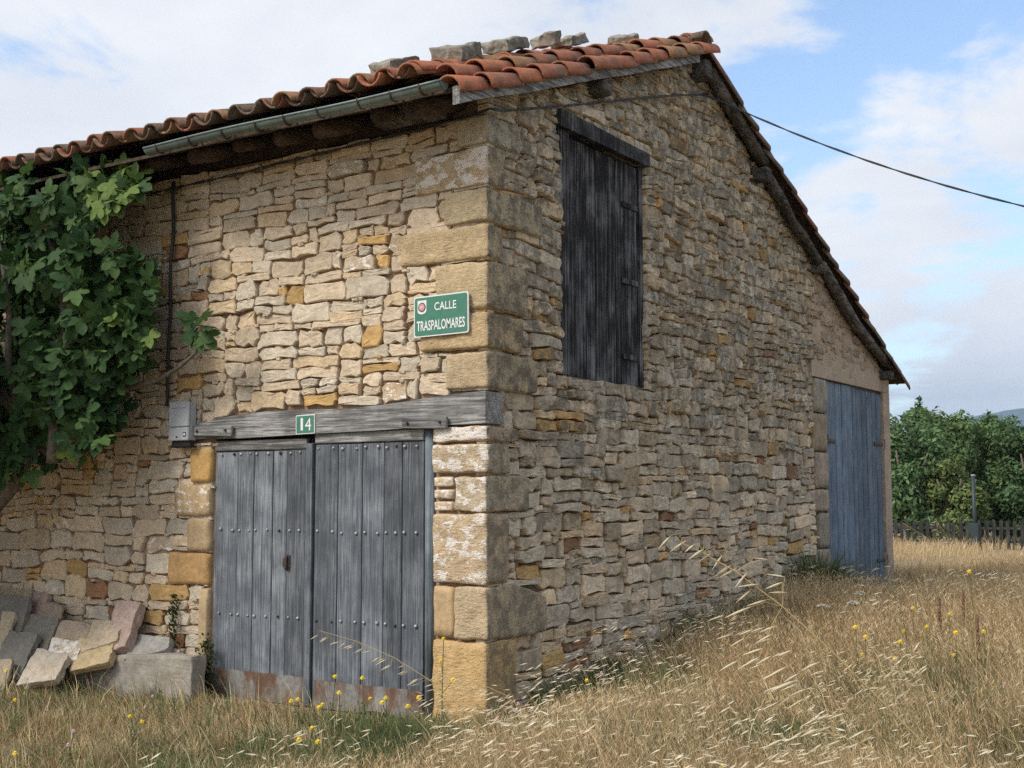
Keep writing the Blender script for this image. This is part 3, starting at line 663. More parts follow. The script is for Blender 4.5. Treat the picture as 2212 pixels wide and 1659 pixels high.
for me in tile_me: me.materials.append(M['tile'])
PIT, EXPO = 0.25, 0.40
cover_M, solo, bulk = [], [], []
def slope_mat(x, s, side, pan, roll=0.0, dz=0.0, yaw=0.0):
    """tile at distance s up the slope from its eave; side 0 front, 1 rear"""
    ang = math.atan(0.372) if side == 0 else math.atan(0.437)
    if side == 0: y = EAVE_Y + s * math.cos(ang); R = Matrix.Rotation(ang - 0.055, 4, 'X')
    else: y = REAR_Y + 0.05 - s * math.cos(ang); R = Matrix.Rotation(math.pi, 4, 'Z') @ Matrix.Rotation(ang - 0.055, 4, 'X')
    z = deck(y) if EAVE_Y <= y <= REAR_Y else (deck(EAVE_Y) + (y - EAVE_Y) * 0.372 if side == 0 else 6.10 - 0.437 * (y - RIDGE_Y))
    T = Matrix.Translation((x, y, z + dz)); Rl = Matrix.Rotation(roll, 4, 'Y')
    if pan: Rl = Rl @ Matrix.Translation((0, 0, 0.105)) @ Matrix.Rotation(math.pi, 4, 'Y')
    return T @ R @ Matrix.Rotation(yaw, 4, 'Z') @ Rl
def colour_ix(verge): return int(rng.choice([0, 1, 6, 5, 2], p=[.24, .24, .12, .24, .16])) if verge else int(rng.choice([1, 2, 3, 4, 5], p=[.04, .16, .34, .36, .10]))
ncol = 37
for side in (0, 1):
    Ls = (RIDGE_Y - EAVE_Y) / math.cos(math.atan(.372)) if side == 0 else (REAR_Y + .05 - RIDGE_Y) / math.cos(math.atan(.437))
    nr = int(Ls / EXPO) + 1
    for c in range(ncol):
        for r in range(nr):
            for pan in (True, False):
                x = -0.33 - c * PIT + (0 if pan else PIT / 2) + U(-.012, .012); s = r * EXPO - 0.02 + U(-.02, .02) - (0.03 if not pan and r == 0 else 0) - (0 if r else U(0, 0.05))
                if s > Ls - 0.2: continue
                sag = 0.03 * math.sin(x * 1.1) * (0.3 + r / nr)
                lift = 0.105 * (1 - s / Ls) if side == 0 else 0.03
                A = slope_mat(x, s, side, pan, U(-.10, .10), (0.012 if pan else 0.065) + U(-.012, .016) + sag + lift, U(-.06, .06))
                near = side == 0 and ((r < 3 and x > -6.6) or c < 2)
                (solo if near else bulk).append((A, colour_ix(side == 0 and (c < 3)), x, r))
    # the verge: two lapped columns that turn down over the gable
    for r in range(nr):
        s = r * EXPO - 0.02
        if s > Ls - 0.15: continue
        solo.append((slope_mat(0.115 + U(-.015, .015), s + U(-.03, .03), side, False, 0.42 if side == 0 else -0.42, (-0.005 if side == 0 else -0.045) + U(-.01, .01), U(-.07, .07)), colour_ix(True) if side == 0 else int(rng.choice([3, 4])), 1, r))
        solo.append((slope_mat(-0.045 + U(-.015, .015), s + U(-.05, .05) + 0.15, side, False, 0.25 if side == 0 else -0.2, (0.10 if side == 0 else 0.03) + U(-.01, .012), U(-.07, .07)), colour_ix(True) if side == 0 else int(rng.choice([3, 4])), 1, r))
        if side == 0: solo.append((slope_mat(-0.215 + U(-.015, .015), s + U(-.05, .05) - 0.08, side, False, 0.1, 0.165 + U(-.01, .012) - 0.07 * s / Ls, U(-.07, .07)), colour_ix(True), 1, r))
# ridge
for k in range(22):
    A = Matrix.Translation((0.14 - k * 0.40, RIDGE_Y, 6.16 + U(-.01, .015))) @ Matrix.Rotation(math.pi / 2, 4, 'Z') @ Matrix.Rotation(0.05, 4, 'X') @ Matrix.Scale(1.15, 4)
    (solo if k < 3 else bulk).append((A, int(rng.choice([2, 3, 4])), 0, 0))
solo.sort(key=lambda t: (t[3] > 1 and t[2] < 0.5, t[3], -t[2]))
for A, ci, x, r in solo[:300]:
    o = link('tile', tile_me[ci], roof); o.matrix_world = A
bulk += solo[300:]
Vb = np.concatenate([(np.c_[TV, np.ones(len(TV))] @ np.array(A).T)[:, :3] for A, *_ in bulk]); nT = len(TV)
Fb = (np.array(TF)[None] + (np.arange(len(bulk)) * nT)[:, None, None]).reshape(-1, 4)
link('far_tiles', np_mesh('far_tiles', Vb, Fb, True, np.repeat([TILE_C[t[1]][0] for t in bulk], nT, 0), {'moss': np.repeat([TILE_C[t[1]][1] for t in bulk], nT)}), roof, None, M['tile'], 'stuff')
# timber under the eaves and at the verges
for k in range(18):
    x = -0.25 - k * 0.5 + U(-.05, .05); y0 = EAVE_Y + 0.14 + U(0, .06); r_ = U(0.055, 0.075); P = [(x, y, deck(y) - 0.03 - r_ + U(-.006, .006)) for y in (y0, -0.2, 0.1, 0.6)]
    MB().tube(P, [r_ * .95, r_, r_, r_], 10).build('rafter', M['rafter'], barn, smooth=True)
MB().box((XL, 0.02, 4.49), (-0.35, 0.16, 4.64), 0.01).build('wall_plate', M['rafter'], barn)
def board(P0, P1, h, t, name, mat, amp=0.012, n=14, seed=0):
    """long sawn board following the rake, its edges worn uneven"""
    P0, P1 = np.array(P0), np.array(P1); V = []; F = []
    for k in range(n + 1):
        s = k / n; p = P0 + (P1 - P0) * s; hh = h * (1 + 0.18 * mnoise.noise(Vector((s * 5, seed, 0)))) ; w = amp * mnoise.noise(Vector((s * 7, seed, 3)))
        for dx, dz in ((-t / 2, -hh / 2), (t / 2, -hh / 2), (t / 2, hh / 2), (-t / 2, hh / 2)): V.append((p[0] + dx, p[1], p[2] + dz + w))
    for k in range(n):
        for j in range(4): F.append((k * 4 + j, k * 4 + (j + 1) % 4, k * 4 + 4 + (j + 1) % 4, k * 4 + 4 + j))
    F += [(3, 2, 1, 0), (n * 4, n * 4 + 1, n * 4 + 2, n * 4 + 3)]
    return MB().add(V, F).build(name, mat, barn)
a, b = gable(985, 205, 0.14), gable(1506, 121, 0.14)
board(a, b, 0.135, 0.06, 'verge_board', M['barge'], 0.014, 18, 2)
for (pts, r_) in ((((1533, 150), (1570, 215), (1612, 285), (1652, 352)), 0.095), (((1662, 385), (1690, 435), (1712, 480), (1738, 512), (1768, 565)), 0.075), (((1782, 580), (1815, 640), (1850, 700), (1890, 752), (1922, 792)), 0.085)):
    P = [gable(x - 2, y, 0.09) for x, y in pts]
    P = [(p[0], p[1] + U(-.02, .02), p[2]) for p in P]
    MB().tube(P, [r_ * U(.68, .9) for _ in P], 10).build('verge_log', M['log'], barn, smooth=True)
for (x, y, h_, w_) in ((1310, 165, 0.15, 0.17), (945, 222, 0.16, 0.17), (1528, 142, 0.19, 0.19), (1659, 370, 0.16, 0.18), (1781, 572, 0.14, 0.16), (1926, 806, 0.13, 0.2)):
    p = gable(x, y, 0.16) if x != 945 else front(x, y, -0.2); V, F = rough_box((0.30, w_ / 2, h_ / 2), 0.02, 0.012, 7, 5, x)
    link('purlin_end', make_mesh('purlin_end', V, F, True), barn, (p[0] - 0.30, p[1] + w_ / 2 - .05, p[2] - (0.07 if x == 1310 else 0.02)), M['log'])
# gutter
gy, gz, gr = -0.66, 4.52, 0.052; xa, xb = front(320, 330, gy)[0], front(958, 186, gy)[0]
V = []; F = []; nn = 10; xs = np.linspace(xa, xb, 24)
for x in xs:
    dz = 0.008 * math.sin(x * 2.3)
    for rr in (gr, gr - 0.004):
        for k in range(nn + 1):
            t = math.pi + math.pi * k / nn; V.append((x, gy + rr * math.cos(t), gz + dz + rr * math.sin(t)))
mm = 2 * (nn + 1)
for i in range(len(xs) - 1):
    for k in range(nn):
        F += [(i * mm + k, i * mm + k + 1, (i + 1) * mm + k + 1, (i + 1) * mm + k), (i * mm + nn + 2 + k, i * mm + nn + 1 + k, (i + 1) * mm + nn + 1 + k, (i + 1) * mm + nn + 2 + k)]
b = MB().add(V, F); b.tube([(x, gy - gr, gz + 0.008 * math.sin(x * 2.3)) for x in xs], 0.010, 8)
gut = b.build('gutter', M['zinc'], barn, smooth=True)
goff = Vector(gut.location)
def gk(o): o.parent = gut; o.location = Vector(o.location) - goff; return o
b = MB(); P = [(xb + 0.002, gy + gr * math.cos(math.pi + math.pi * k / nn), gz + gr * math.sin(math.pi + math.pi * k / nn)) for k in range(nn + 1)]; b.add(P + [(p[0] + 0.004, p[1], p[2]) for p in P], [tuple(range(nn + 1)), tuple(range(nn + 1, 2 * nn + 2))[::-1]]); gk(b.build('end_cap', M['zinc']))
for sx in (347, 417, 488, 560, 622, 694, 782, 852, 915):
    x = front(sx, 322 - .2257 * (sx - 320) + 8, gy)[0]; P = [(x, gy + (gr + 0.006) * math.cos(math.pi * 0.96 + math.pi * 1.04 * k / 12), gz + (gr + 0.006) * math.sin(math.pi * 0.96 + math.pi * 1.04 * k / 12)) for k in range(13)] + [(x, gy + 0.2, gz + 0.03)]
    gk(MB().tube(P, 0.008, 6).build('bracket', M['iron']))

# ------------------------------------------------------------------ weight stones on the roof
RS = [(850, 146, -0.75, 0.44, 0.12, 'lichen covered flat weight stone on the eave tiles, lowest on the roof'), (988, 119, -0.28, 0.52, 0.15, 'long lichen covered slab on the orange tiles above the gutter end'),
      (1090, 101, -0.25, 0.42, 0.14, 'blocky lichen covered slab, second from the gutter end'), (1178, 90, -0.25, 0.15, 0.14, 'small pointed weight stone on the tiles near mid slope'),
      (1228, 93, -0.25, 0.34, 0.10, 'low flat weight stone right of the pointed one'), (1345, 86, -0.3, 0.2, 0.10, 'small dark weight stone on the upper tiles')]
for i, (x, y, X, l, t, lab) in enumerate(RS):
    p = gable(x, y + 6, X); s_ = p[2] + 0.035
    l *= 0.72; t *= 0.75; V, F = rough_box((0.13, l / 2, t / 2), 0.015, 0.028, 8, 8, 100 + i)
    o = link('roof_stone', make_mesh('roof_stone', V, F, False, (0.27, 0.25, 0.205), {'lichen': 0.9, 'wash': 0.0}), None, (X, p[1], s_), M['stone'])
    o.rotation_euler = (math.atan(.372), U(-.1, .1), U(-.2, .2)); tag(o, lab, 'stone', 'weight stones on the roof')

# ------------------------------------------------------------------ street sign, house number, meter box, cables
def text_mesh(txt, h, wtot, off=0.0):
    cu = bpy.data.curves.new('t', 'FONT'); cu.body = txt; cu.size = 1; cu.offset = off; cu.extrude = 0.0; cu.resolution_u = 3
    o = bpy.data.objects.new('t', cu); COL.objects.link(o); bpy.context.view_layer.update()
    me = bpy.data.meshes.new_from_object(o.evaluated_get(bpy.context.evaluated_depsgraph_get())); bpy.data.objects.remove(o); bpy.data.curves.remove(cu)
    V = np.empty(len(me.vertices) * 3, np.float32); me.vertices.foreach_get('co', V); V = V.reshape(-1, 3); mn, mx = V.min(0), V.max(0); c = (mn + mx) / 2
    V[:, 0] = (V[:, 0] - c[0]) * wtot / (mx[0] - mn[0]); V[:, 1] = (V[:, 1] - c[1]) * h / (mx[1] - mn[1]); Z = V[:, 1].copy(); V[:, 1] = 0; V[:, 2] = Z
    me.vertices.foreach_set('co', V.ravel()); me.update(); return me
M['green'] = mat_plain('green enamel', (0.045, 0.17, 0.115), 0.4, 0.4, 0.12, 14, 0, 0, (0.10, 0.20, 0.15), 0.3)
M['white'] = mat_plain('white paint', (0.66, 0.67, 0.64), 0.5, 0.3, 0.1, 30)
M['pink'] = mat_plain('faded red print', (0.52, 0.24, 0.26), 0.6, 0.2, 0.2, 60)
M['dark'] = mat_plain('dark print', (0.05, 0.055, 0.06), 0.6, 0.2, 0.2, 60)
def rrect(w, h, r, n=4):
    P = []
    for cx_, cz_, a0 in ((w / 2 - r, -h / 2 + r, -90), (w / 2 - r, h / 2 - r, 0), (-w / 2 + r, h / 2 - r, 90), (-w / 2 + r, -h / 2 + r, 180)):
        for k in range(n + 1): a = math.radians(a0 + 90 * k / n); P.append((cx_ + r * math.cos(a), cz_ + r * math.sin(a)))
    return P
def plate(name, P, d0, d1, mat, par, loc=(0, 0, 0)):
    o = slab_poly(name, P, lambda u, v, d: (u, -d, v), d0, d1, mat, par); o.location = Vector(o.location) + Vector(loc); return o
sc = (front(894, 645, -.055) + front(1013, 716, -.055)) / 2
sign = thing('street_sign', 'green street name sign with white lettering on the front wall near the corner', 'sign', (sc[0], -0.045, sc[2])); sign.rotation_euler = (0, -0.012, 0)
SW, SH = 0.512, 0.312
plate('panel', rrect(SW, SH, 0.02), 0, 0.012, M['white'], sign); plate('green_field', rrect(SW - 0.020, SH - 0.020, 0.014), 0.012, 0.0145, M['green'], sign)
o = link('lettering', text_mesh('CALLE', 0.062, 0.205, 0.012), sign, (0.045, -0.0165, 0.068), M['white'])
o = link('lettering', text_mesh('TRASPALOMARES', 0.078, 0.452, 0.016), sign, (0.0, -0.0165, -0.072), M['white'])
sh = [(-0.042, 0.055), (0.042, 0.055), (0.042, -0.03), (0.03, -0.045), (0, -0.052), (-0.03, -0.045), (-0.042, -0.03)][::-1]
plate('crest', sh, 0.0145, 0.0165, M['white'], sign, (-0.175, 0, 0.07))
plate('crest_ring', [(0.036 * math.cos(a), 0.036 * math.sin(a)) for a in np.linspace(0, 2 * math.pi, 24, endpoint=False)], 0.0165, 0.018, M['dark'], sign, (-0.175, 0, 0.072))
plate('crest_disc', [(0.028 * math.cos(a), 0.028 * math.sin(a)) for a in np.linspace(0, 2 * math.pi, 24, endpoint=False)], 0.018, 0.0195, M['pink'], sign, (-0.175, 0, 0.072))
o = link('crest_mark', text_mesh('m', 0.022, 0.03, 0.0), sign, (-0.175, -0.0205, 0.07), M['white'])
nc = (front(641, 899, -.02) + front(683, 935, -.02)) / 2
num = thing('house_number', 'small green house number plaque on the grey door lintel', 'plaque', (nc[0], -0.026, nc[2])); num.rotation_euler = (0, -0.02, 0)
plate('panel', rrect(0.205, 0.155, 0.008), 0, 0.008, M['white'], num); plate('green_field', rrect(0.190, 0.141, 0.006), 0.008, 0.0098, M['green'], num)
link('numeral', text_mesh('1', 0.10, 0.026, 0.0), num, (-0.034, -0.0115, 0.002), M['white']); link('numeral', text_mesh('4', 0.10, 0.066, 0.0), num, (0.034, -0.0115, -0.001), M['white'])
# meter box
M['box'] = mat_plain('grey plastic', (0.36, 0.375, 0.385), 0.5, 0.35, 0.06, 10, 0, 0, (0.25, 0.25, 0.24), 0.3)
M['blackp'] = mat_plain('black plastic', (0.02, 0.02, 0.021), 0.5, 0.3, 0.1, 10)
pA, pB = front(366, 872, -0.12), front(405, 948, -0.12); bw = pB[0] - pA[0]; bh = 0.335; bz = (pA[2] + pB[2]) / 2; bx = (pA[0] + pB[0]) / 2
box = thing('meter_box', 'light grey electricity meter box below a black cable', 'meter box', (bx, -0.02, bz))
MB().box((-bw / 2, -0.07, -bh / 2), (bw / 2, 0, bh / 2), 0.008).build('body', M['box'], box)
lid = MB().box((-bw / 2 - 0.004, -0.102, -bh / 2 + 0.118), (bw / 2 + 0.004, -0.071, bh / 2 + 0.003), 0.008).build('lid', M['box'], box)
lid2 = MB().box((-bw / 2 - 0.004, -0.102, -bh / 2 - 0.003), (bw / 2 + 0.004, -0.071, -bh / 2 + 0.113), 0.008).build('lower_lid', M['box'], box)
MB().box((-bw / 2 + 0.004, -0.078, -bh / 2 - 0.062), (bw / 2 - 0.004, -0.01, -bh / 2 - 0.002), 0.012).build('base_tray', M['blackp'], box)
MB().box((bw / 2 - 0.055, -0.1045, -bh / 2 + 0.032), (bw / 2 - 0.018, -0.102, -bh / 2 + 0.070), 0).build('label_plate', M['dark'], box)
plate('label_mark', [(0.011 * math.cos(a), 0.011 * math.sin(a)) for a in np.linspace(0, 2 * math.pi, 12, endpoint=False)], 0.1045, 0.106, M['white'], box, (bw / 2 - 0.0365, 0, -bh / 2 + 0.051))
MB().box((-bw / 2 + 0.03, -0.1032, bh / 2 - 0.055), (bw / 2 - 0.03, -0.102, bh / 2 - 0.052), 0).build('print_line', M['dark'], box)
b = MB(); b.tube([(-bw * .05, -0.102, -bh / 2 + .03), (-bw * .05, -0.11, -bh / 2 + .03)], 0.008, 8); b.build('lock', M['dark'], box)
# cables
M['cable'] = mat_plain('black cable', (0.028, 0.032, 0.03), 0.6, 0.3, 0.2, 20)
zt = front(372, 420, -0.03)[2]; xc = front(370, 600, -0.03)[0]
cbl = thing('meter_cable', 'black cable running down the front wall to the meter box', 'cable', (xc, -0.03, bz + bh / 2))
P = [(xc + 0.008 * math.sin(k * 1.3) + 0.02 * (k / 14 - .5), -0.035 - 0.004 * math.sin(k), bz + bh / 2 - 0.02 + (4.45 - bz - bh / 2) * k / 14) for k in range(15)]
o = MB().tube(P, 0.015, 8).build('conduit', M['cable'], cbl, smooth=True); o.location -= Vector(cbl.location)
for z in (2.75, 3.35, 3.72):
    o = MB().box((xc - 0.02, -0.055, z - 0.006), (xc + 0.05, -0.015, z + 0.006), 0.002).build('clip', M['iron'], cbl); o.location -= Vector(cbl.location)
pts = [front(x, y, -0.06) for x, y in ((230, 440), (370, 408), (520, 374), (660, 340), (800, 305), (950, 268), (1030, 246))]
pts += [np.array((0.06, -0.05, gable(1048, 239)[2])), *[gable(x, y, 0.06) for x, y in ((1090, 239), (1180, 232), (1270, 224), (1380, 212), (1470, 205), (1520, 205))], gable(1560, 220, 0.22)]
far = atdepth(2230, 450, 11.0); a0 = np.array(pts[-1]); 
for k in range(1, 13):
    t = k / 12 * 1.5; p = a0 + (far - a0) * t; p[2] -= 0.0; p = p + np.array((0, 0, -0.35 * t * (1.0 - t))); pts.append(p)
wire = thing('power_cable', 'twisted black power cable slung along the eaves, round the corner and off to the right', 'cable', tuple(pts[7]))
dense = []
for i in range(len(pts) - 1):
    nsub = max(2, int(np.linalg.norm(np.array(pts[i + 1]) - np.array(pts[i])) / 0.06))
    for k in range(nsub): dense.append(np.array(pts[i]) + (np.array(pts[i + 1]) - np.array(pts[i])) * k / nsub)
for st in (0, 1):
    Q = []
    for i, p in enumerate(dense):
        a = i * 0.55 + st * math.pi; rr = 0.008 if i < 140 else 0.005; Q.append(p + np.array((rr * math.cos(a) * .7, rr * math.cos(a) * .7, rr * math.sin(a))))
    o = MB().tube(Q, 0.0062, 6).build('strand', M['cable'], wire, smooth=True); o.location -= Vector(wire.location)
hk = gable(1520, 205, 0.03); o = MB().tube([(0, hk[1], hk[2] + 0.01), (0.09, hk[1], hk[2] + 0.0), (0.10, hk[1], hk[2] + 0.04)], 0.012, 6).build('hook', M['iron'], wire); o.location -= Vector(wire.location)

exec_after = []
# ------------------------------------------------------------------ leaning slabs and stone trough
def slab(name, x, y, Y, w, h, t, lean, roll, yaw, col, lab, lich=0.0, wash=0.0, cat='slab', group='stone slabs leaning in a heap', z=None, cuts=5, rot=True):
    p = front(x, y, Y); V, F = rough_box((w / 2, t / 2, h / 2), 0.014, 0.012, 5, cuts, x + y); V = V + np.array((0, 0, h / 2))
    o = link(name, make_mesh(name, V, F, False, col, {'lichen': lich, 'wash': wash}), None, (p[0], Y, p[2] if z is None else z), M['stone'])
    o.rotation_euler = (math.radians(-lean), math.radians(roll), math.radians(yaw)); tag(o, lab, cat, group); return o
DK, LT_, PK = (0.19, 0.175, 0.15), (0.42, 0.35, 0.26), (0.42, 0.31, 0.255)
def slab4(TL, TR, BL, Yt, Yb, t, col, lab, wash=0.0, ext=0.18):
    """slab leaning on the wall: top edge at depth Yt, foot at depth Yb"""
    a, b, c = (np.array(front(*TL, Yt)), np.array(front(*TR, Yt)), np.array(front(*BL, Yb))); u = b - a; v = a - c; w = np.linalg.norm(u); h = np.linalg.norm(v); c = c - v * ext; h *= 1 + ext
    z = v / np.linalg.norm(v); x = u - z * (u @ z); x /= np.linalg.norm(x); y = np.cross(z, x); V, F = rough_box((w / 2, t * .36, h / 2), 0.008, 0.016, 9, 10, TL[0] + TL[1])
    sk = (u @ z) / w; V = V + np.array((w / 2, t / 2, h / 2)); V[:, 2] += V[:, 0] * sk * np.clip(V[:, 2] / h, 0, 1)
    W = V[:, :1] * x + V[:, 1:2] * y + V[:, 2:] * z
    o = link('leaning_flagstone', make_mesh('leaning_flagstone', W, F, False, col, {'lichen': 0.0, 'wash': wash}), None, c, M['stone']); tag(o, lab, 'slab', 'stone slabs leaning in a heap'); return o
slab4((-45, 1262), (68, 1275), (-75, 1360), -.06, -.22, .08, (0.34, 0.27, 0.18), 'tan slab flat against the wall, highest behind the dark slabs')
slab4((62, 1278), (100, 1280), (48, 1340), -.05, -.16, .07, (0.36, 0.25, 0.21), 'thin reddish slab upright against the wall between the dark slabs', 0, .5)
slab4((-40, 1278), (56, 1293), (-75, 1395), -.20, -.45, .09, DK, 'dark grey slab at the back of the heap, nearest the photo edge')
slab4((40, 1323), (118, 1334), (0, 1420), -.20, -.50, .09, (0.23, 0.21, 0.175), 'wide dark grey slab leaning in the middle of the heap')
slab4((16, 1358), (76, 1367), (-30, 1462), -.42, -.72, .09, (0.20, 0.185, 0.16), 'nearest dark grey slab, in front at the photo edge')
slab4((131, 1336), (200, 1352), (98, 1425), -.18, -.48, .08, (0.42, 0.33, 0.24), 'broad tan slab in the middle of the heap')
slab4((200, 1337), (259, 1341), (178, 1390), -.20, -.40, .10, (0.45, 0.36, 0.25), 'tan square slab just left of the pink one', 0, .3)
slab4((250, 1295), (296, 1297), (226, 1370), -.10, -.30, .13, PK, 'tall narrow slab stained faintly pink', 0, .5)
slab4((111, 1376), (168, 1386), (92, 1440), -.40, -.58, .08, LT_, 'tan slab with a white paint mark on its upper corner', .55)
slab4((170, 1372), (233, 1389), (150, 1436), -.36, -.55, .11, (0.47, 0.36, 0.21), 'yellowish short slab behind the end of the stone block')
slab4((78, 1396), (140, 1412), (35, 1472), -.56, -.84, .10, (0.45, 0.39, 0.31), 'pale sandstone slab lying lowest in front of the heap', 0, .06)
slab4((288, 1366), (356, 1378), (272, 1405), -.14, -.30, .10, (0.31, 0.295, 0.265), 'small grey slab standing behind the stone block', 0, .4)
for TL_, TR_, BL_, Yt, Yb, c_, lab in (((96, 1300), (132, 1306), (82, 1345), -.07, -.2, (0.33, 0.26, 0.19), 'thin brown shard leaning on the wall above the broad tan slab'), ((208, 1392), (262, 1386), (196, 1418), -.26, -.38, (0.34, 0.28, 0.2), 'broken brown shard wedged above the stone block'), ((262, 1392), (300, 1398), (258, 1416), -.2, -.3, (0.25, 0.2, 0.16), 'dark brown shard under the pink slab'), ((330, 1398), (378, 1404), (322, 1420), -.1, -.2, (0.42, 0.33, 0.27), 'pale pinkish shard lying behind the right end of the stone block'), ((-20, 1420), (18, 1426), (-40, 1490), -.7, -.9, (0.4, 0.32, 0.22), 'small tan shard cut by the photo edge in front of the dark slabs'), ((4, 1318), (30, 1322), (-20, 1400), -.3, -.5, (0.42, 0.34, 0.24), 'narrow pale slab between the dark slabs at the photo edge')):
    slab4(TL_, TR_, BL_, Yt, Yb, .055, c_, lab, 0, .3)
TY = -0.34; pA, pB, pC = front(157, 1442, TY), front(412, 1410, TY), front(160, 1504, TY)
tl = pB[0] - pA[0]; thh = 0.36; V, F = rough_box((tl / 2, 0.085, thh / 2 + .06), 0.02, 0.018, 5, 14, 77); t_ = (V[:, 0] / tl + 0.5); V[:, 2] += np.where(V[:, 2] > 0, (t_ - 0.5) * 0.10, 0)
o = link('stone_block', make_mesh('stone_block', V, F, False, (0.30, 0.27, 0.225), {'lichen': 0.0, 'wash': 0.0}), None, ((pA[0] + pB[0]) / 2, TY + 0.085, 0.02), M['stone']); tag(o, 'long grey rough stone block lying in front of the heap left of the door', 'stone block')
p = front(243, 1425, TY + 0.05); V, F = rough_box((0.24, 0.12, 0.025), 0.02, 0.012, 7, 5, 91)
o = link('leaning_flagstone', make_mesh('leaning_flagstone', V, F, False, (0.36, 0.28, 0.19), {'lichen': 0, 'wash': 0}), None, (p[0], TY + .10, p[2] + .0), M['stone']); o.rotation_euler = (0.05, -0.06, 0.1); tag(o, 'flat thin slab lying on top of the grey stone block', 'slab', 'stone slabs leaning in a heap')

# ------------------------------------------------------------------ fig tree
def fig_leaf(seed):
    r = np.random.default_rng(seed); lobes = [(-118, 0.50, 24), (-60, 0.82, 23), (0, 1.0, 23), (60, 0.82, 23), (118, 0.50, 24)]; P = []
    for i, (a, L, w) in enumerate(lobes):
        L *= r.uniform(.9, 1.1)
        for da, rr in ((-w, 0.74), (-w * 0.6, 0.88), (0, 1.03), (w * 0.6, 0.88), (w, 0.74)): P.append((math.radians(a + da), L * rr))
        if i < 4: P.append((math.radians((a + lobes[i + 1][0]) / 2), 0.52 * min(L, 1) + 0.06))
    V = [(0, 0, 0)]
    for a, q in P: V.append((math.sin(a) * q, math.cos(a) * q + 0.0, -0.28 * q * q + 0.10 * abs(math.sin(a)) * q + r.normal(0, .02)))
    V = np.array(V) * 0.62; V[:, 1] += 0.05
    F = [(0, k + 1, k) for k in range(1, len(P))]
    n = len(V); pet = [(-0.012, -0.32, 0.02), (0.012, -0.32, 0.02), (0.010, 0.05, 0), (-0.010, 0.05, 0)]
    return np.concatenate([V, pet]), F + [(n, n + 1, n + 2, n + 3)]
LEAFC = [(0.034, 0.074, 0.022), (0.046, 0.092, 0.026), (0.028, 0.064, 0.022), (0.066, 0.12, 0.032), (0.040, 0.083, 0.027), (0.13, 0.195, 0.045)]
leaf_geo = [fig_leaf(i) for i in range(6)]
leaf_me = [make_mesh('leaf', g[0], g[1], True, c) for g, c in zip(leaf_geo, LEAFC)]
for me in leaf_me: me.materials.append(M['leaf'])
def limb(P, r0, r1, n=9): return tube(P, list(np.linspace(r0, r1, len(P))), n)
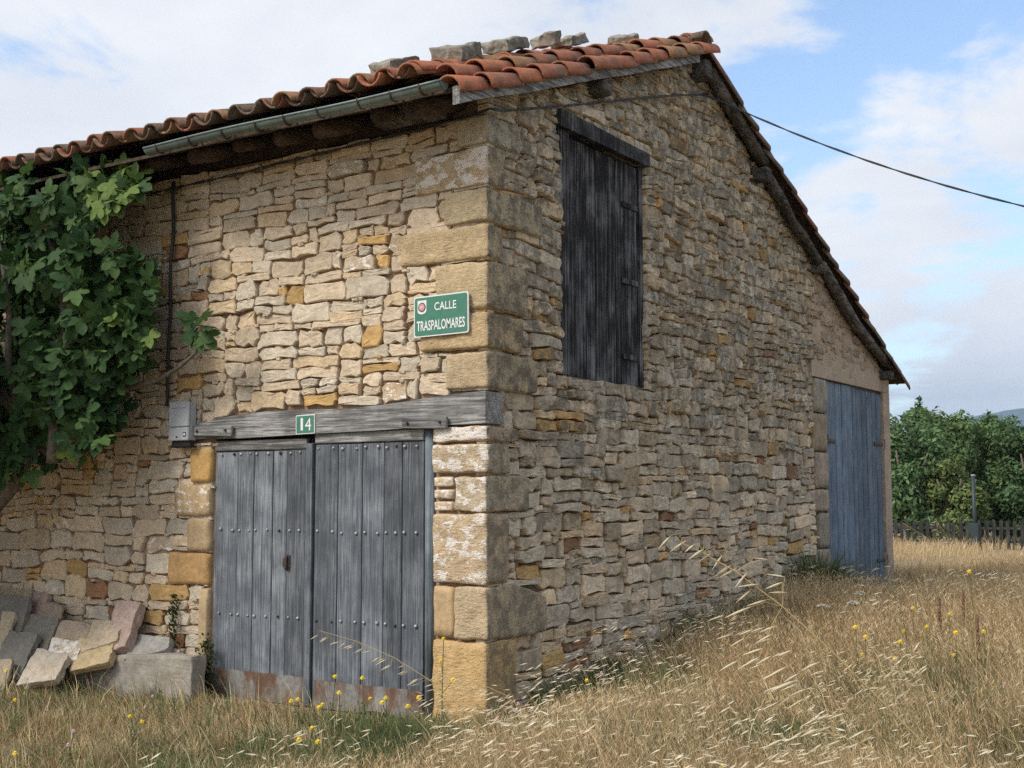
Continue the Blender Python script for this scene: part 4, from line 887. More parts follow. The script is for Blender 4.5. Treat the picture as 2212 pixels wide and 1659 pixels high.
def build_fig():
    base = (-6.3, -0.75, -0.1)
    t = thing('fig_tree', 'leafy fig tree spreading over the front wall beside the stone slabs', 'tree', base); off = Vector(base)
    def add(P, r0, r1, name='branch'):
        V, F = limb(P, r0, r1); o = MB().add(V, F).build(name, M['bark'], t, smooth=True); o.location -= off; return o
    fp = lambda x, y, Y=-0.6: tuple(front(x, y, Y))
    add([base, (-5.7, -.72, 0.7), (-5.15, -.66, 1.35), fp(28, 1052), fp(60, 985), fp(80, 915), fp(108, 850), fp(128, 780, -.55)], 0.075, 0.04, 'trunk')
    add([fp(60, 985), fp(42, 900), fp(18, 800, -.75), fp(20, 680, -.8), fp(5, 560, -.8), fp(-20, 440, -.8)], 0.045, 0.015)
    add([fp(128, 780, -.55), fp(145, 690, -.5), fp(130, 590, -.5), fp(100, 490, -.55), fp(80, 410, -.6)], 0.06, 0.012)
    add([fp(128, 780, -.55), fp(190, 680, -.5), fp(215, 600, -.45), fp(235, 530, -.4)], 0.04, 0.010)
    add([fp(145, 690, -.5), fp(150, 600, -.5), fp(180, 520, -.45), fp(222, 460, -.4), fp(245, 400, -.42)], 0.035, 0.010)
    add([fp(110, 985, -.55), fp(150, 960, -.5), fp(178, 932, -.5), fp(222, 895, -.45), fp(254, 845, -.4), fp(300, 832, -.36), fp(345, 820, -.34), fp(392, 790, -.33), fp(425, 760, -.33), fp(432, 735, -.33)], 0.045, 0.009)
    add([fp(60, 985), fp(85, 960, -.6), fp(115, 985, -.55)], 0.06, 0.04)
    add([fp(108, 850), fp(118, 930, -.7), fp(112, 1000, -.75)], 0.055, 0.05)      # the sawn-off stump with yellow lichen
    add([fp(80, 915), fp(140, 865, -.6), fp(200, 850, -.6), fp(250, 800, -.55)], 0.035, 0.012)
    add([fp(42, 900), fp(-60, 760, -.9), fp(-160, 600, -1.0), fp(-200, 450, -1.0)], 0.06, 0.015)
    add([(-5.7, -.72, 0.7), (-6.2, -.9, 1.8), (-6.6, -1.0, 3.0), (-6.7, -1.0, 4.0)], 0.08, 0.02)
    for e in ((-5.0, -1.9, 3.0), (-6.0, -2.4, 3.3), (-7.4, -1.9, 3.4), (-7.6, -0.9, 3.0)): add([(-6.05, -.8, 1.0), ((e[0] - 6.1) / 2, (e[1] - .9) / 2, 2.1), e], 0.05, 0.012)  # limbs added to carry the unseen foliage that shades the wall
    # twig tips in the photo's outline; each carries a rosette of leaves
    out = [(-40, 385), (40, 385), (95, 388), (150, 392), (195, 352), (240, 350), (268, 360), (310, 388), (300, 425), (255, 440), (215, 470), (190, 520), (240, 545), (300, 545), (325, 590), (330, 655), (335, 700), (312, 720), (300, 790), (255, 830), (270, 880), (240, 925), (205, 985), (165, 975), (130, 960), (90, 1000), (20, 1010), (-40, 1020)]
    def inside(x, y):
        c = False; j = len(out) - 1
        for i in range(len(out)):
            xi, yi = out[i]; xj, yj = out[j]
            if (yi > y) != (yj > y) and x < (xj - xi) * (y - yi) / (yj - yi) + xi: c = not c
            j = i
        return c
    r = np.random.default_rng(99); tips = []
    while len(tips) < 240:
        x, y = r.uniform(-40, 335), r.uniform(350, 1015)
        if 300 < y < 1020 and inside(x, y) and all((x - a) ** 2 + (y - b) ** 2 > 12 ** 2 for a, b, *_ in tips):
            tips.append((x, y, -0.22 - 0.75 * r.random() ** 1.3 * (1 - 0.5 * x / 330), 7))
    tips += [(436, 705, -0.36, 8), (300, 372, -.42, 5), (268, 372, -.5, 6), (230, 385, -.5, 7), (190, 375, -.55, 7), (205, 410, -.5, 6), (240, 905, -.42, 6), (195, 970, -.45, 6)]
    leaves = []
    for x, y, Y, n in tips:
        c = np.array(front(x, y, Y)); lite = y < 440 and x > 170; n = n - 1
        for k in range(n):
            az = 2 * math.pi * (k + r.random() * .7) / n; sz = r.uniform(0.15, 0.27) if x < 330 else r.uniform(.2, .29)
            # leaf spreads from the twig, blade hanging outward and facing up and out
            d = Vector((math.cos(az), -0.1 - 0.6 * r.random(), math.sin(az) - 0.3)).normalized()
            nr = Vector((r.normal(0, .6) + .1, -0.6 + r.normal(0, .3), 0.6 + r.normal(0, .4))).normalized(); nr = (nr - d * nr.dot(d)).normalized(); xx = d.cross(nr)
            A = Matrix.Identity(4)
            for q in range(3): A[q][0] = xx[q] * sz; A[q][1] = d[q] * sz; A[q][2] = nr[q] * sz; A[q][3] = c[q] + d[q] * sz * 0.3
            if A[1][3] > -0.08: A[1][3] = -0.08
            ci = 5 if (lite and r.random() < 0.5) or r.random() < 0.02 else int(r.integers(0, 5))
            leaves.append((A, ci, x))
    k = 0
    while k < 1250:                                        # crown goes on unseen past the frame, enlarged to shade the lower wall
        c = np.array((r.uniform(-8.6, -4.2), r.uniform(-2.9, -0.2), r.uniform(1.6, 4.2)))
        if proj(c)[0] > -45 or ((c[0] + 6.4) / 2.3) ** 2 + ((c[1] + 1.5) / 1.5) ** 2 + ((c[2] - 2.9) / 1.4) ** 2 > 1: continue
        k += 1; sz = r.uniform(.22, .32)
        d = Vector((r.normal(), r.normal() - .3, r.normal() - .4)).normalized(); nr = Vector((r.normal(0, .4), -.6, .7)).normalized(); nr = (nr - d * nr.dot(d)).normalized(); xx = d.cross(nr); A = Matrix.Identity(4)
        for q in range(3): A[q][0] = xx[q] * sz; A[q][1] = d[q] * sz; A[q][2] = nr[q] * sz; A[q][3] = c[q]
        leaves.append((A, int(r.integers(0, 5)), -500))
    T = Matrix.Translation(-off)
    leaves.sort(key=lambda q: -(q[0].to_scale()[0] * (0.5 if q[2] < 0 else 1) + (0.2 if q[2] > 330 else 0)))
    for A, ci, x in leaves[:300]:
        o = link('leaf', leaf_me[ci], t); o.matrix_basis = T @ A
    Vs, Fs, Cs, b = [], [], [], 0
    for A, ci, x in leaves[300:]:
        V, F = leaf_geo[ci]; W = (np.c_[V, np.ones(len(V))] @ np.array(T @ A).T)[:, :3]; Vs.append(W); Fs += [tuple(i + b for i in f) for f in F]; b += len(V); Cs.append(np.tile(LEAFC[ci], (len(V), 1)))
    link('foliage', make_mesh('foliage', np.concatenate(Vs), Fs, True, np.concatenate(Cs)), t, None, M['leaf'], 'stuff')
build_fig()

# ------------------------------------------------------------------ far trees, fence, pole, wall, mountain
def crown_mesh(blobs, n, size, cols, r, name='crown'):
    """n leaf clumps of size metres spread through the blobs (centre, radii), denser at the surface"""
    w = np.array([b[1][0] * b[1][1] * b[1][2] for b in blobs]) ** 0.75; w /= w.sum(); ix = r.choice(len(blobs), n, p=w)
    d = r.normal(size=(n, 3)); d /= np.linalg.norm(d, axis=1)[:, None]; q = r.random(n) ** 0.45
    C = np.array([b[0] for b in blobs])[ix] + d * q[:, None] * np.array([b[1] for b in blobs])[ix]
    nr = d + r.normal(0, .8, (n, 3)) + np.array((0, 0, .5)); nr /= np.linalg.norm(nr, axis=1)[:, None]
    a = np.cross(nr, r.normal(size=(n, 3))); a /= np.linalg.norm(a, axis=1)[:, None]; bb = np.cross(nr, a); s = size * r.uniform(.6, 1.4, (n, 1))
    V = np.stack([C - a * s, C + bb * s * .45 - nr * s * .15, C + a * s, C - bb * s * .45 - nr * s * .15], 1).reshape(-1, 3)
    cc = np.array(cols)[r.integers(0, len(cols), n)] * r.normal(1, .16, (n, 1)).clip(.5, 1.6)
    cb = np.array([r.normal(1, .13) for _ in blobs])[ix][:, None]
    return V, np.arange(4 * n).reshape(-1, 4), np.repeat(cc * cb, 4, 0)
GREENS = [[(0.10, 0.17, 0.065), (0.13, 0.21, 0.085), (0.085, 0.145, 0.058)], [(0.08, 0.14, 0.052), (0.105, 0.175, 0.062), (0.13, 0.185, 0.06)], [(0.13, 0.17, 0.052), (0.16, 0.20, 0.065), (0.10, 0.14, 0.052)]]
def far_tree(x, dep, ytop, half, lab, pal, seed, limewash=False, base_y=1130, name='garden_tree', spires=1):
    r = np.random.default_rng(seed); top = atdepth(x, ytop, dep); g = atdepth(x, 1185, dep); gz_ = float(ground_z(g[0], g[1])); H = top[2] - gz_
    rad = half * dep / F_PX; t = thing(name, lab, 'tree', (top[0], top[1], gz_), 'trees behind the fence')
    blobs = []
    for k in range(20):
        a = r.uniform(0, 2 * math.pi); z = H * r.uniform(0.14, .86); q = r.uniform(0.05, .75) * rad * (1 if z < .6 * H else .75); s = rad * r.uniform(.24, .5)
        blobs.append(((q * math.cos(a), q * math.sin(a), z), (s, s, s * r.uniform(.8, 1.15))))
    for k in range(spires):
        a = r.uniform(0, 2 * math.pi); q = r.uniform(0, .7) * rad; zt = H * r.uniform(.86, 1.0) if k else H * 0.98; blobs.append(((q * math.cos(a), q * math.sin(a), zt - H * .16), (rad * .16, rad * .16, H * .17)))
    V, Q, C = crown_mesh(blobs, 9500, 0.10, GREENS[pal], r)
    link('crown', np_mesh('crown', V, Q, False, C), t, None, M['treeleaf'])
    m = MB(); V, F = limb([(0, 0, -0.1), (0.03, 0, H * .16), (0.0, 0.02, H * .25)], 0.13, 0.11); m.add(V, F)
    m.build('trunk', M['limewash'] if limewash else M['bark2'], t, smooth=True); m = MB()
    for k in range(5):
        a = 2 * math.pi * k / 5 + seed; e = rad * .55; V, F = limb([(0, 0.01, H * .22), (e * .45 * math.cos(a), e * .45 * math.sin(a), H * .42), (e * math.cos(a), e * math.sin(a), H * .7)], 0.085, 0.03, 6); m.add(V, F)
    m.build('branches', M['bark2'], t, smooth=True)
far_tree(1948, 43, 890, 110, 'green fruit tree with limewashed trunk right behind the barn corner', 0, 1, True)
far_tree(1995, 47, 850, 62, 'tall slender green tree with feathery top behind the fence', 0, 2)
far_tree(2060, 45, 872, 95, 'mid green bushy tree in the middle of the garden', 1, 3)
far_tree(2060, 42, 975, 80, 'low yellowish green conifer bush in front of the garden trees', 2, 4)
far_tree(2110, 50, 885, 80, 'green tree with a pointed top below the mountain', 1, 5)
far_tree(2165, 45, 912, 95, 'dense dark green tree beside the metal pole', 1, 6)
far_tree(2225, 44, 900, 95, 'dark green tree at the right edge of the photo', 0, 7)
far_tree(1890, 50, 925, 80, 'green tree mostly hidden behind the barn end', 1, 9)
far_tree(2150, 52, 985, 120, 'broad low green bush filling the gap between the garden trees', 1, 10)
# picket fence
fa, fb = atdepth(1880, 1160, 39), atdepth(2420, 1160, 36.5); fdir = (fb - fa); fdir[2] = 0; fl = np.linalg.norm(fdir); fdir /= fl
fence = thing('picket_fence', 'dark weathered picket fence across the field behind the barn', 'fence', (fa[0], fa[1], float(ground_z(fa[0], fa[1]))))
fence.rotation_euler = (0, 0, math.atan2(fdir[1], fdir[0])); M['picket'] = mat_wood('old picket wood', (0.05, 0.045, 0.04), (0.11, 0.10, 0.09), (0.02, 0.027, 0.024), (26, 26, 2), .4)
pk = None; np_ = int(fl / 0.19)
for k in range(np_):
    w, h = 0.055, 0.86; 
    if pk is None or k % 7 == 0:
        w = U(.045, .06); V = [(-w, 0, -.3), (w, 0, -.3), (w, 0, h - .04), (0, 0, h), (-w, 0, h - .04)]; V += [(v[0], 0.025, v[2]) for v in V]
        pk = make_mesh('picket', V, [(0, 1, 2, 3, 4), (9, 8, 7, 6, 5)] + [(i, i + 5, (i + 1) % 5 + 5, (i + 1) % 5) for i in range(5)]); pk.materials.append(M['picket'])
    o = link('picket', pk, fence, (k * 0.19 + U(-.015, .015), 0, U(-.05, .05))); o.rotation_euler = (0, U(-.04, .04), 0)
for z in (0.22, 0.62): MB().box((0, 0.026, z - .035), (fl, 0.06, z + .035), 0.004).build('rail', mat_wood('fence rail wood', (0.08, 0.072, 0.064), (0.15, 0.14, 0.13), (0.035, 0.03, 0.027), (2, 26, 26), .4), fence)
# pole with box, low wall behind the fence
pp = atdepth(2107, 1180, 37.5); gzp = float(ground_z(pp[0], pp[1])); M['pole'] = mat_plain('dark green painted steel', (0.02, 0.035, 0.035), 0.5, 0.4, 0.15, 6)
pole = thing('metal_post', 'slim dark green metal post with a box at its foot by the fence', 'post', (pp[0], pp[1], gzp)); ph = atdepth(2107, 1028, 37.5)[2] - gzp
MB().tube([(0, 0, -.2), (0, 0, ph)], 0.055, 10).build('shaft', M['pole'], pole, smooth=True); MB().tube([(0, 0, ph + .0), (0, 0, ph + .05)], 0.065, 10).build('cap', M['stud'], pole)
MB().box((-.13, -.1, 0.0), (.13, .1, 0.78), 0.02).build('control_box', M['pole'], pole)
wa = atdepth(2165, 1118, 46); gw = float(ground_z(wa[0], wa[1])); lw = MB().box((0, 0, -.2), (4.0, 0.4, wa[2] - gw), 0.03).build('low_wall', mat_mortar('grey garden wall', (0.30, 0.29, 0.27), (0.40, 0.39, 0.37)), None, origin=False)
lw.location = (wa[0], wa[1], gw); lw.rotation_euler = (0, 0, YAW); tag(lw, 'low grey stone garden wall behind the fence at the right edge', 'wall')
# mountain
def mountain():
    D = 5200.0; r = np.random.default_rng(3); xs = np.linspace(1500, 2900, 90); prof = np.interp(xs, [1500, 1880, 1950, 2040, 2120, 2212, 2330, 2500, 2900], [1040, 965, 945, 915, 893, 878, 870, 885, 960])
    V = []; n = 14
    for i, (x, y) in enumerate(zip(xs, prof)):
        topz = atdepth(x, y + 3 * mnoise.noise(Vector((x * .03, 0, 0))), D)[2]
        for k in range(n):
            t = k / (n - 1); dd = D - 1500 * (1 - t); p = atdepth(x, 1075, dd); hz = topz * (0.70 * t ** 1.6 + (0.30 * sstep(.80, .93, t)))
            hz += 26 * mnoise.noise(Vector((x * .02, k * .7, 2))) * math.sin(math.pi * t); V.append((p[0], p[1], max(-5, hz - 5)))
        p = atdepth(x, 1075, D + 1200); V.append((p[0], p[1], topz * .8)); p = atdepth(x, 1075, D + 2500); V.append((p[0], p[1], -5))
    m = n + 2; F = [(i * m + k, (i + 1) * m + k, (i + 1) * m + k + 1, i * m + k + 1) for i in range(len(xs) - 1) for k in range(m - 1)]
    s = Mat('wooded mountain', 0.95, 0.05); p = s.pos(); nz = s.xyz(s.nrm())[2]
    c = s.mix(s.ramp(s.noise(p, 0.006, 6, .65), .35, .65), (0.030, 0.048, 0.028), (0.06, 0.085, 0.045))
    c = s.mix(s.math('MULTIPLY', s.ramp(nz, 0.45, 0.75, 1, 0), s.ramp(s.noise(s.map(p, (1, 1, 2)), 0.012, 6, .7), .42, .55)), c, (0.42, 0.36, 0.31))
    link('mountain', make_mesh('mountain', V, F, True), None, None, s.done(c), 'structure')
mountain()

# ------------------------------------------------------------------ grass
def blades(px, py, h, w, lean, az, col, r, droop=0.5, z0=None, tipcol=None):
    n = len(px); gz_ = ground_z(px, py) - 0.01 if z0 is None else z0; d = np.stack([np.cos(az), np.sin(az), np.zeros(n)], 1)
    fz = r.uniform(0, 2 * np.pi, n); sx = np.stack([np.cos(fz), np.sin(fz), np.zeros(n)], 1) * (w / 2)[:, None]
    b = np.stack([px, py, gz_], 1); up = np.array((0, 0, 1.0))
    p1 = b + d * (h * lean * .35)[:, None] + up * (h * .55)[:, None]; p2 = b + d * (h * lean)[:, None] + up * (h * (1 - droop * lean * lean * .5))[:, None]
    V = np.stack([b - sx, b + sx, p1 - sx * .8, p1 + sx * .8, p2], 1).reshape(-1, 3); i = np.arange(n)[:, None] * 5
    T = np.concatenate([i + np.array([[0, 1, 3]]), i + np.array([[0, 3, 2]]), i + np.array([[2, 3, 4]])], 0)
    C = np.repeat(col, 5, 0) if tipcol is None else np.stack([col, col, col, col, tipcol], 1).reshape(-1, 3)
    return V, T, C
def region(n, r, zone):
    """n points of the field in front of the camera, denser near it; none under the barn"""
    out = []; tot = 0
    while tot < n:
        m = n * 2; x = r.uniform(zone[0], zone[1], m); y = r.uniform(zone[2], zone[3], m)
        ok = ~((x < 0.02) & (x > -9.1) & (y > -0.02) & (y < 10.1)); P = np.stack([x, y, ground_z(x, y) + .1], 1); u, v, z = projN(P)
        ok &= (z > 1.0) & (u > -120) & (u < W_PX + 120) & (v < 1990) & (v > 1060)
        ok &= r.random(m) < np.clip((9.0 / np.maximum(z, 1)) ** 1.6, 0, 1)
        ok &= ~((x > -2.9) & (x < -.75) & (y > -0.16))
        out.append(np.stack([x[ok], y[ok], z[ok]], 1)); tot += ok.sum()
    return np.concatenate(out)[:n]
STRAW = np.array([(0.58, 0.455, 0.255), (0.51, 0.38, 0.195), (0.64, 0.53, 0.34), (0.46, 0.325, 0.17), (0.45, 0.29, 0.16)])
GREENB = np.array([(0.12, 0.155, 0.06), (0.085, 0.12, 0.05), (0.17, 0.19, 0.085)])
def pick(pal, r, n, s=.1): return pal[r.integers(0, len(pal), n)] * r.normal(1, s, (n, 1)).clip(.5, 1.5)
def emit(name, parts, label=None):
    V = np.concatenate([p[0] for p in parts]); o = 0; T = []
    for p in parts: T.append(p[1] + o); o += len(p[0])
    link(name, np_mesh(name, V, np.concatenate(T), False, np.concatenate([p[2] for p in parts])), None, None, M['grass'], 'stuff')
def patchy(P, s, f): return np.array([mnoise.noise(Vector((a * f, b * f, s))) for a, b in P[:, :2]])
def to_ground(x, y, zoff):
    """ground point under a flower seen at (x, y) that stands zoff above the ground"""
    d = ray(x, y); best = None
    for t in np.linspace(0.5, 45, 1600):
        p = EYE + d / F_PX * t
        if p[2] - float(ground_z(p[0], p[1])) <= zoff: best = p; break
    return best if best is not None else EYE + d / F_PX * 30
def build_grass():
    r = np.random.default_rng(77); parts = []
    # short dense straw
    P = region(120000, r, (-9, 14, -6.5, 14)); n = len(P); k = patchy(P, 1.5, 0.9)
    right = sstep(0.4, 2.6, P[:, 0] + 0.2 * P[:, 1])
    h = r.uniform(.06, .21, n) * (1 + .9 * k) * (0.75 + 0.9 * right); w = 0.0028 * np.maximum(1, P[:, 2] / 6.5) * r.uniform(.7, 1.4, n)
    col = pick(STRAW[:4], r, n); red = (r.random(n) < .25 + .45 * right); col[red] = pick(STRAW[3:], r, n)[red] * 1.12
    g = (r.random(n) < 0.14 + .55 * np.clip(patchy(P, 8.5, .7), 0, 1)); col[g] = pick(GREENB, r, n)[g]
    parts.append(blades(P[:, 0], P[:, 1], h, w, r.uniform(.1, .9, n), r.uniform(0, 2 * np.pi, n), col, r))
    # litter lying almost flat
    P = region(45000, r, (-9, 14, -6.5, 12)); n = len(P); parts.append(blades(P[:, 0], P[:, 1], r.uniform(.05, .16, n), .0035 * np.maximum(1, P[:, 2] / 6.5), r.uniform(1.2, 2.2, n), r.uniform(0, 2 * np.pi, n), pick(STRAW[:4], r, n) * .9, r, .6))
    for q in parts: q[2][:] *= (0.92 + 0.5 * np.array([mnoise.noise(Vector((a * 1.7, b * 1.7, 5.5))) for a, b in q[0][::5, :2]])).repeat(5)[:, None]
    emit('dry_grass', parts)
    # tall stalks with fine hazy heads, right of the barn corner
    parts = []; P = region(50000, r, (0.4, 14, -6, 30)); P = P[patchy(P, 2.2, 1.1) > -0.22]; n = len(P); h = r.uniform(.2, .5, n) * (1 + .7 * patchy(P, 6.2, .6)) * (0.45 + 0.55 * sstep(.4, 2.2, np.hypot(P[:, 0], (P[:, 1] - 8.5) * .6))) * (0.6 + .4 * sstep(.4, 1.6, P[:, 0] + .15 * P[:, 1])); w = .0022 * np.maximum(1, P[:, 2] / 6.5)
    az = r.normal(2.6, .8, n); col = pick(STRAW[1:5], r, n); parts.append(blades(P[:, 0], P[:, 1], h, w, r.uniform(.1, .6, n), az, col, r))
    for rep in range(3):                                   # panicle branchlets
        m = n; tz = ground_z(P[:, 0], P[:, 1]) + h * r.uniform(.55, .95, n); q = r.uniform(.02, .05, n)
        parts.append(blades(P[:, 0] + r.normal(0, .02, n), P[:, 1] + r.normal(0, .02, n), q, w * 1.5, r.uniform(.5, 2.0, n), r.uniform(0, 6.28, n), col * 1.08, r, .3, tz))
    P = region(26000, r, (-16, 16, 10, 34)); n = len(P); parts.append(blades(P[:, 0], P[:, 1], r.uniform(.2, .5, n), .006 * np.maximum(1, P[:, 2] / 14), r.uniform(.1, .7, n), r.uniform(0, 6.28, n), pick(STRAW, r, n), r))
    emit('tall_dry_grass', parts)
    # single bold stalks standing above the rest
    parts = []; P = region(6500, r, (-7, 11, -6, 9)); n = len(P); rg = sstep(.2, 2.2, P[:, 0] + .2 * P[:, 1]); h = r.uniform(.16, .36, n) * (1 + .9 * rg); cs = pick(np.concatenate([STRAW[:3] * 1.12, STRAW[3:] * .8, GREENB]), r, n)
    parts.append(blades(P[:, 0], P[:, 1], h, .0042 * np.maximum(1, P[:, 2] / 7), r.uniform(.1, 1.0, n), r.normal(3.3, .9, n), cs, r)); emit('stalk_grass', parts)
    # tussocks
    parts = []; P = region(1100, r, (-8, 12, -6, 10)); m = 34; n = len(P) * m; rg = np.repeat(sstep(0.3, 2.5, P[:, 0] + .2 * P[:, 1]), m); X = np.repeat(P[:, 0], m) + r.normal(0, .03, n); Y = np.repeat(P[:, 1], m) + r.normal(0, .03, n); Y = np.where((X < .1) & (Y > -.05), -.05, Y)
    hh = np.repeat(r.uniform(.14, .42, len(P)), m) * r.uniform(.5, 1.1, n) * (.5 + .5 * rg); tc = pick(np.concatenate([STRAW, STRAW * .72, GREENB * 1.15]), r, len(P), .12); C = np.repeat(tc, m, 0) * r.normal(1, .12, (n, 1)).clip(.6, 1.4)
    parts.append(blades(X, Y, hh, .0042 * np.maximum(1, np.repeat(P[:, 2], m) / 7), r.uniform(.1, .9, n), r.uniform(0, 6.28, n), C, r)); emit('tussock_grass', parts)
    # pale oat spikelets hanging in the wind over the right hand side
    P = region(7000, r, (0.3, 9, -6, 8)); P = P[(patchy(P, 4.2, 1.1) + .35 * np.exp(-((P[:, 0] - 2.2) ** 2 + (P[:, 1] + 2.2) ** 2) / 3) > 0.16) & (P[:, 1] < 5.5) & (P[:, 0] + .1 * P[:, 1] > .5)]; n = len(P); tz = ground_z(P[:, 0], P[:, 1]) + r.uniform(.25, .62, n); parts = []
    az = r.normal(3.55, .35, n); d = np.stack([np.cos(az), np.sin(az), r.normal(-.35, .25, n)], 1); L = r.uniform(.034, .066, n)[:, None] * np.maximum(1, P[:, 2] / 9)[:, None]
    c0 = np.stack([P[:, 0], P[:, 1], tz], 1); sd = np.cross(d, np.array((.3, -.5, 1.0))); sd /= np.linalg.norm(sd, axis=1)[:, None]
    V = np.stack([c0, c0 + d * L * .4 + sd * L * .09, c0 + d * L, c0 + d * L * .4 - sd * L * .09], 1).reshape(-1, 3); i = np.arange(n)[:, None] * 4
    T = np.concatenate([i + np.array([[0, 1, 2]]), i + np.array([[0, 2, 3]])], 0); oc = np.repeat(pick(np.array([(.56, .48, .33), (.64, .57, .43), (.50, .41, .26)]), r, n), 4, 0); parts.append((V, T, oc))
    parts.append(blades(P[:, 0] - d[:, 0] * .12, P[:, 1] - d[:, 1] * .12, (tz - ground_z(P[:, 0], P[:, 1])), np.full(n, .002) * np.maximum(1, P[:, 2] / 6), np.full(n, .4), az, pick(STRAW[:3], r, n), r))
    emit('wild_oat_grass', parts)
    # green weeds in patches: by the door, along the wall foot, at the front
    parts = []
    for (x, y, rx, n, hh) in ((880, 1600, .22, 1500, .34), (850, 1640, .25, 1500, .26), (760, 1555, .25, 800, .24), (60, 1500, .6, 1500, .2), (300, 1515, .5, 1100, .15), (1330, 1620, .32, 2600, .36), (1230, 1570, .22, 1000, .26), (1420, 1650, .3, 2000, .34), (1590, 1630, .2, 1500, .42), (1480, 1560, .2, 700, .34), (1900, 1490, .3, 1200, .42), (2090, 1440, .3, 900, .42), (2060, 1560, .35, 1600, .42), (2150, 1640, .4, 1800, .4), (1700, 1600, .25, 1000, .36), (640, 1590, .5, 1200, .15), (200, 1610, .7, 1800, .15), (1180, 1500, .15, 700, .26), (1440, 1500, .15, 600, .4), (420, 1640, .5, 1500, .15), (1010, 1620, .25, 900, .22), (1800, 1640, .3, 1300, .4)):
        c = to_ground(x, y, .12); px, py = c[0] + r.normal(0, rx, n), c[1] + r.normal(0, rx * .8, n); k = ~((px < .05) & (py > -.05)); px, py = px[k], py[k]; n = len(px)
        parts.append(blades(px, py, r.uniform(.35, 1, n) * hh, r.uniform(.004, .010, n), r.uniform(.2, 1.1, n), r.uniform(0, 6.28, n), pick(GREENB, r, n, .2), r))
    for (Y, n, hh, s_) in ((6.25, 1300, .85, .16), (5.8, 1300, .5, .8), (7.2, 900, .32, .4), (3.2, 500, .4, .25), (9.2, 500, .3, .4), (1.2, 500, .3, .3), (4.4, 400, .4, .2)):
        py = Y + r.normal(0, s_, n); px = .12 + np.abs(r.normal(0, .22, n)); parts.append(blades(px, py, r.uniform(.3, 1, n) * hh, r.uniform(.008, .018, n), r.uniform(.2, 1.0, n), r.uniform(0, 6.28, n), pick(GREENB, r, n, .2) * .85, r))
    n = 350; px = front(443, 1440, -.06)[0] + r.normal(0, .05, n); pz = r.uniform(-.1, .45, n) * r.random(n) ** .3; parts.append(blades(px, np.full(n, -.05), r.uniform(.02, .05, n), np.full(n, .02), r.uniform(.5, 2, n), r.uniform(3.4, 6, n), pick(GREENB, r, n, .2) * .6, r, .5, pz))
    n = 160; px = front(374, 1360, -.05)[0] + r.normal(0, .035, n); pz = r.uniform(.3, .75, n); parts.append(blades(px, np.full(n, -.04), r.uniform(.02, .05, n), np.full(n, .02), r.uniform(.5, 2, n), r.uniform(3.4, 6, n), pick(GREENB, r, n, .2) * .6, r, .5, pz))
    emit('green_weeds', parts)
build_grass()

# ------------------------------------------------------------------ yellow flowers, white umbels, foreground oats
M['stem'] = mat_plain('green stem', (0.10, 0.13, 0.05), 0.8, 0.2, 0.15, 20); M['yellow'] = mat_plain('yellow petals', (0.72, 0.50, 0.02), 0.7, 0.2, 0.12, 60); M['umbel'] = mat_plain('white florets', (0.62, 0.63, 0.56), 0.8, 0.1, 0.1, 50)
M['pinkf'] = mat_plain('pale pink petals', (0.60, 0.38, 0.50), 0.8, 0.1, 0.1, 50); M['oat'] = mat_plain('bleached oat husk', (0.50, 0.425, 0.285), 0.7, 0.2, 0.12, 80); M['straw'] = mat_plain('straw stem', (0.46, 0.34, 0.16), 0.8, 0.2, 0.12, 30)
def flower_geo(r0, n=9):
    V = [(0, 0, 0.012)]; F = []
    for k in range(n):
        a = 2 * math.pi * k / n; b = len(V)
        for da, q, z in ((-.22, .55, .008), (-.16, 1.0, 0.002), (.16, 1.0, 0.0), (.22, .55, .008)): V.append((r0 * q * math.cos(a + da), r0 * q * math.sin(a + da), z))
        F += [(0, b, b + 3), (b, b + 1, b + 2, b + 3)]
    c = len(V); m = 8
    for z, q in ((-.012, .35), (0.014, .42)):
        for k in range(m): V.append((r0 * q * math.cos(2 * math.pi * k / m), r0 * q * math.sin(2 * math.pi * k / m), z))
    F += [(c + k, c + (k + 1) % m, c + m + (k + 1) % m, c + m + k) for k in range(m)] + [tuple(c + m + k for k in range(m)), tuple(c + k for k in range(m))[::-1]]
    return V, F
fl_me = [make_mesh('flower_head', *flower_geo(s)) for s in (0.016, 0.020)]
for me in fl_me: me.materials.append(M['yellow'])
pf_me = make_mesh('flower_head', *flower_geo(0.013)); pf_me.materials.append(M['pinkf'])
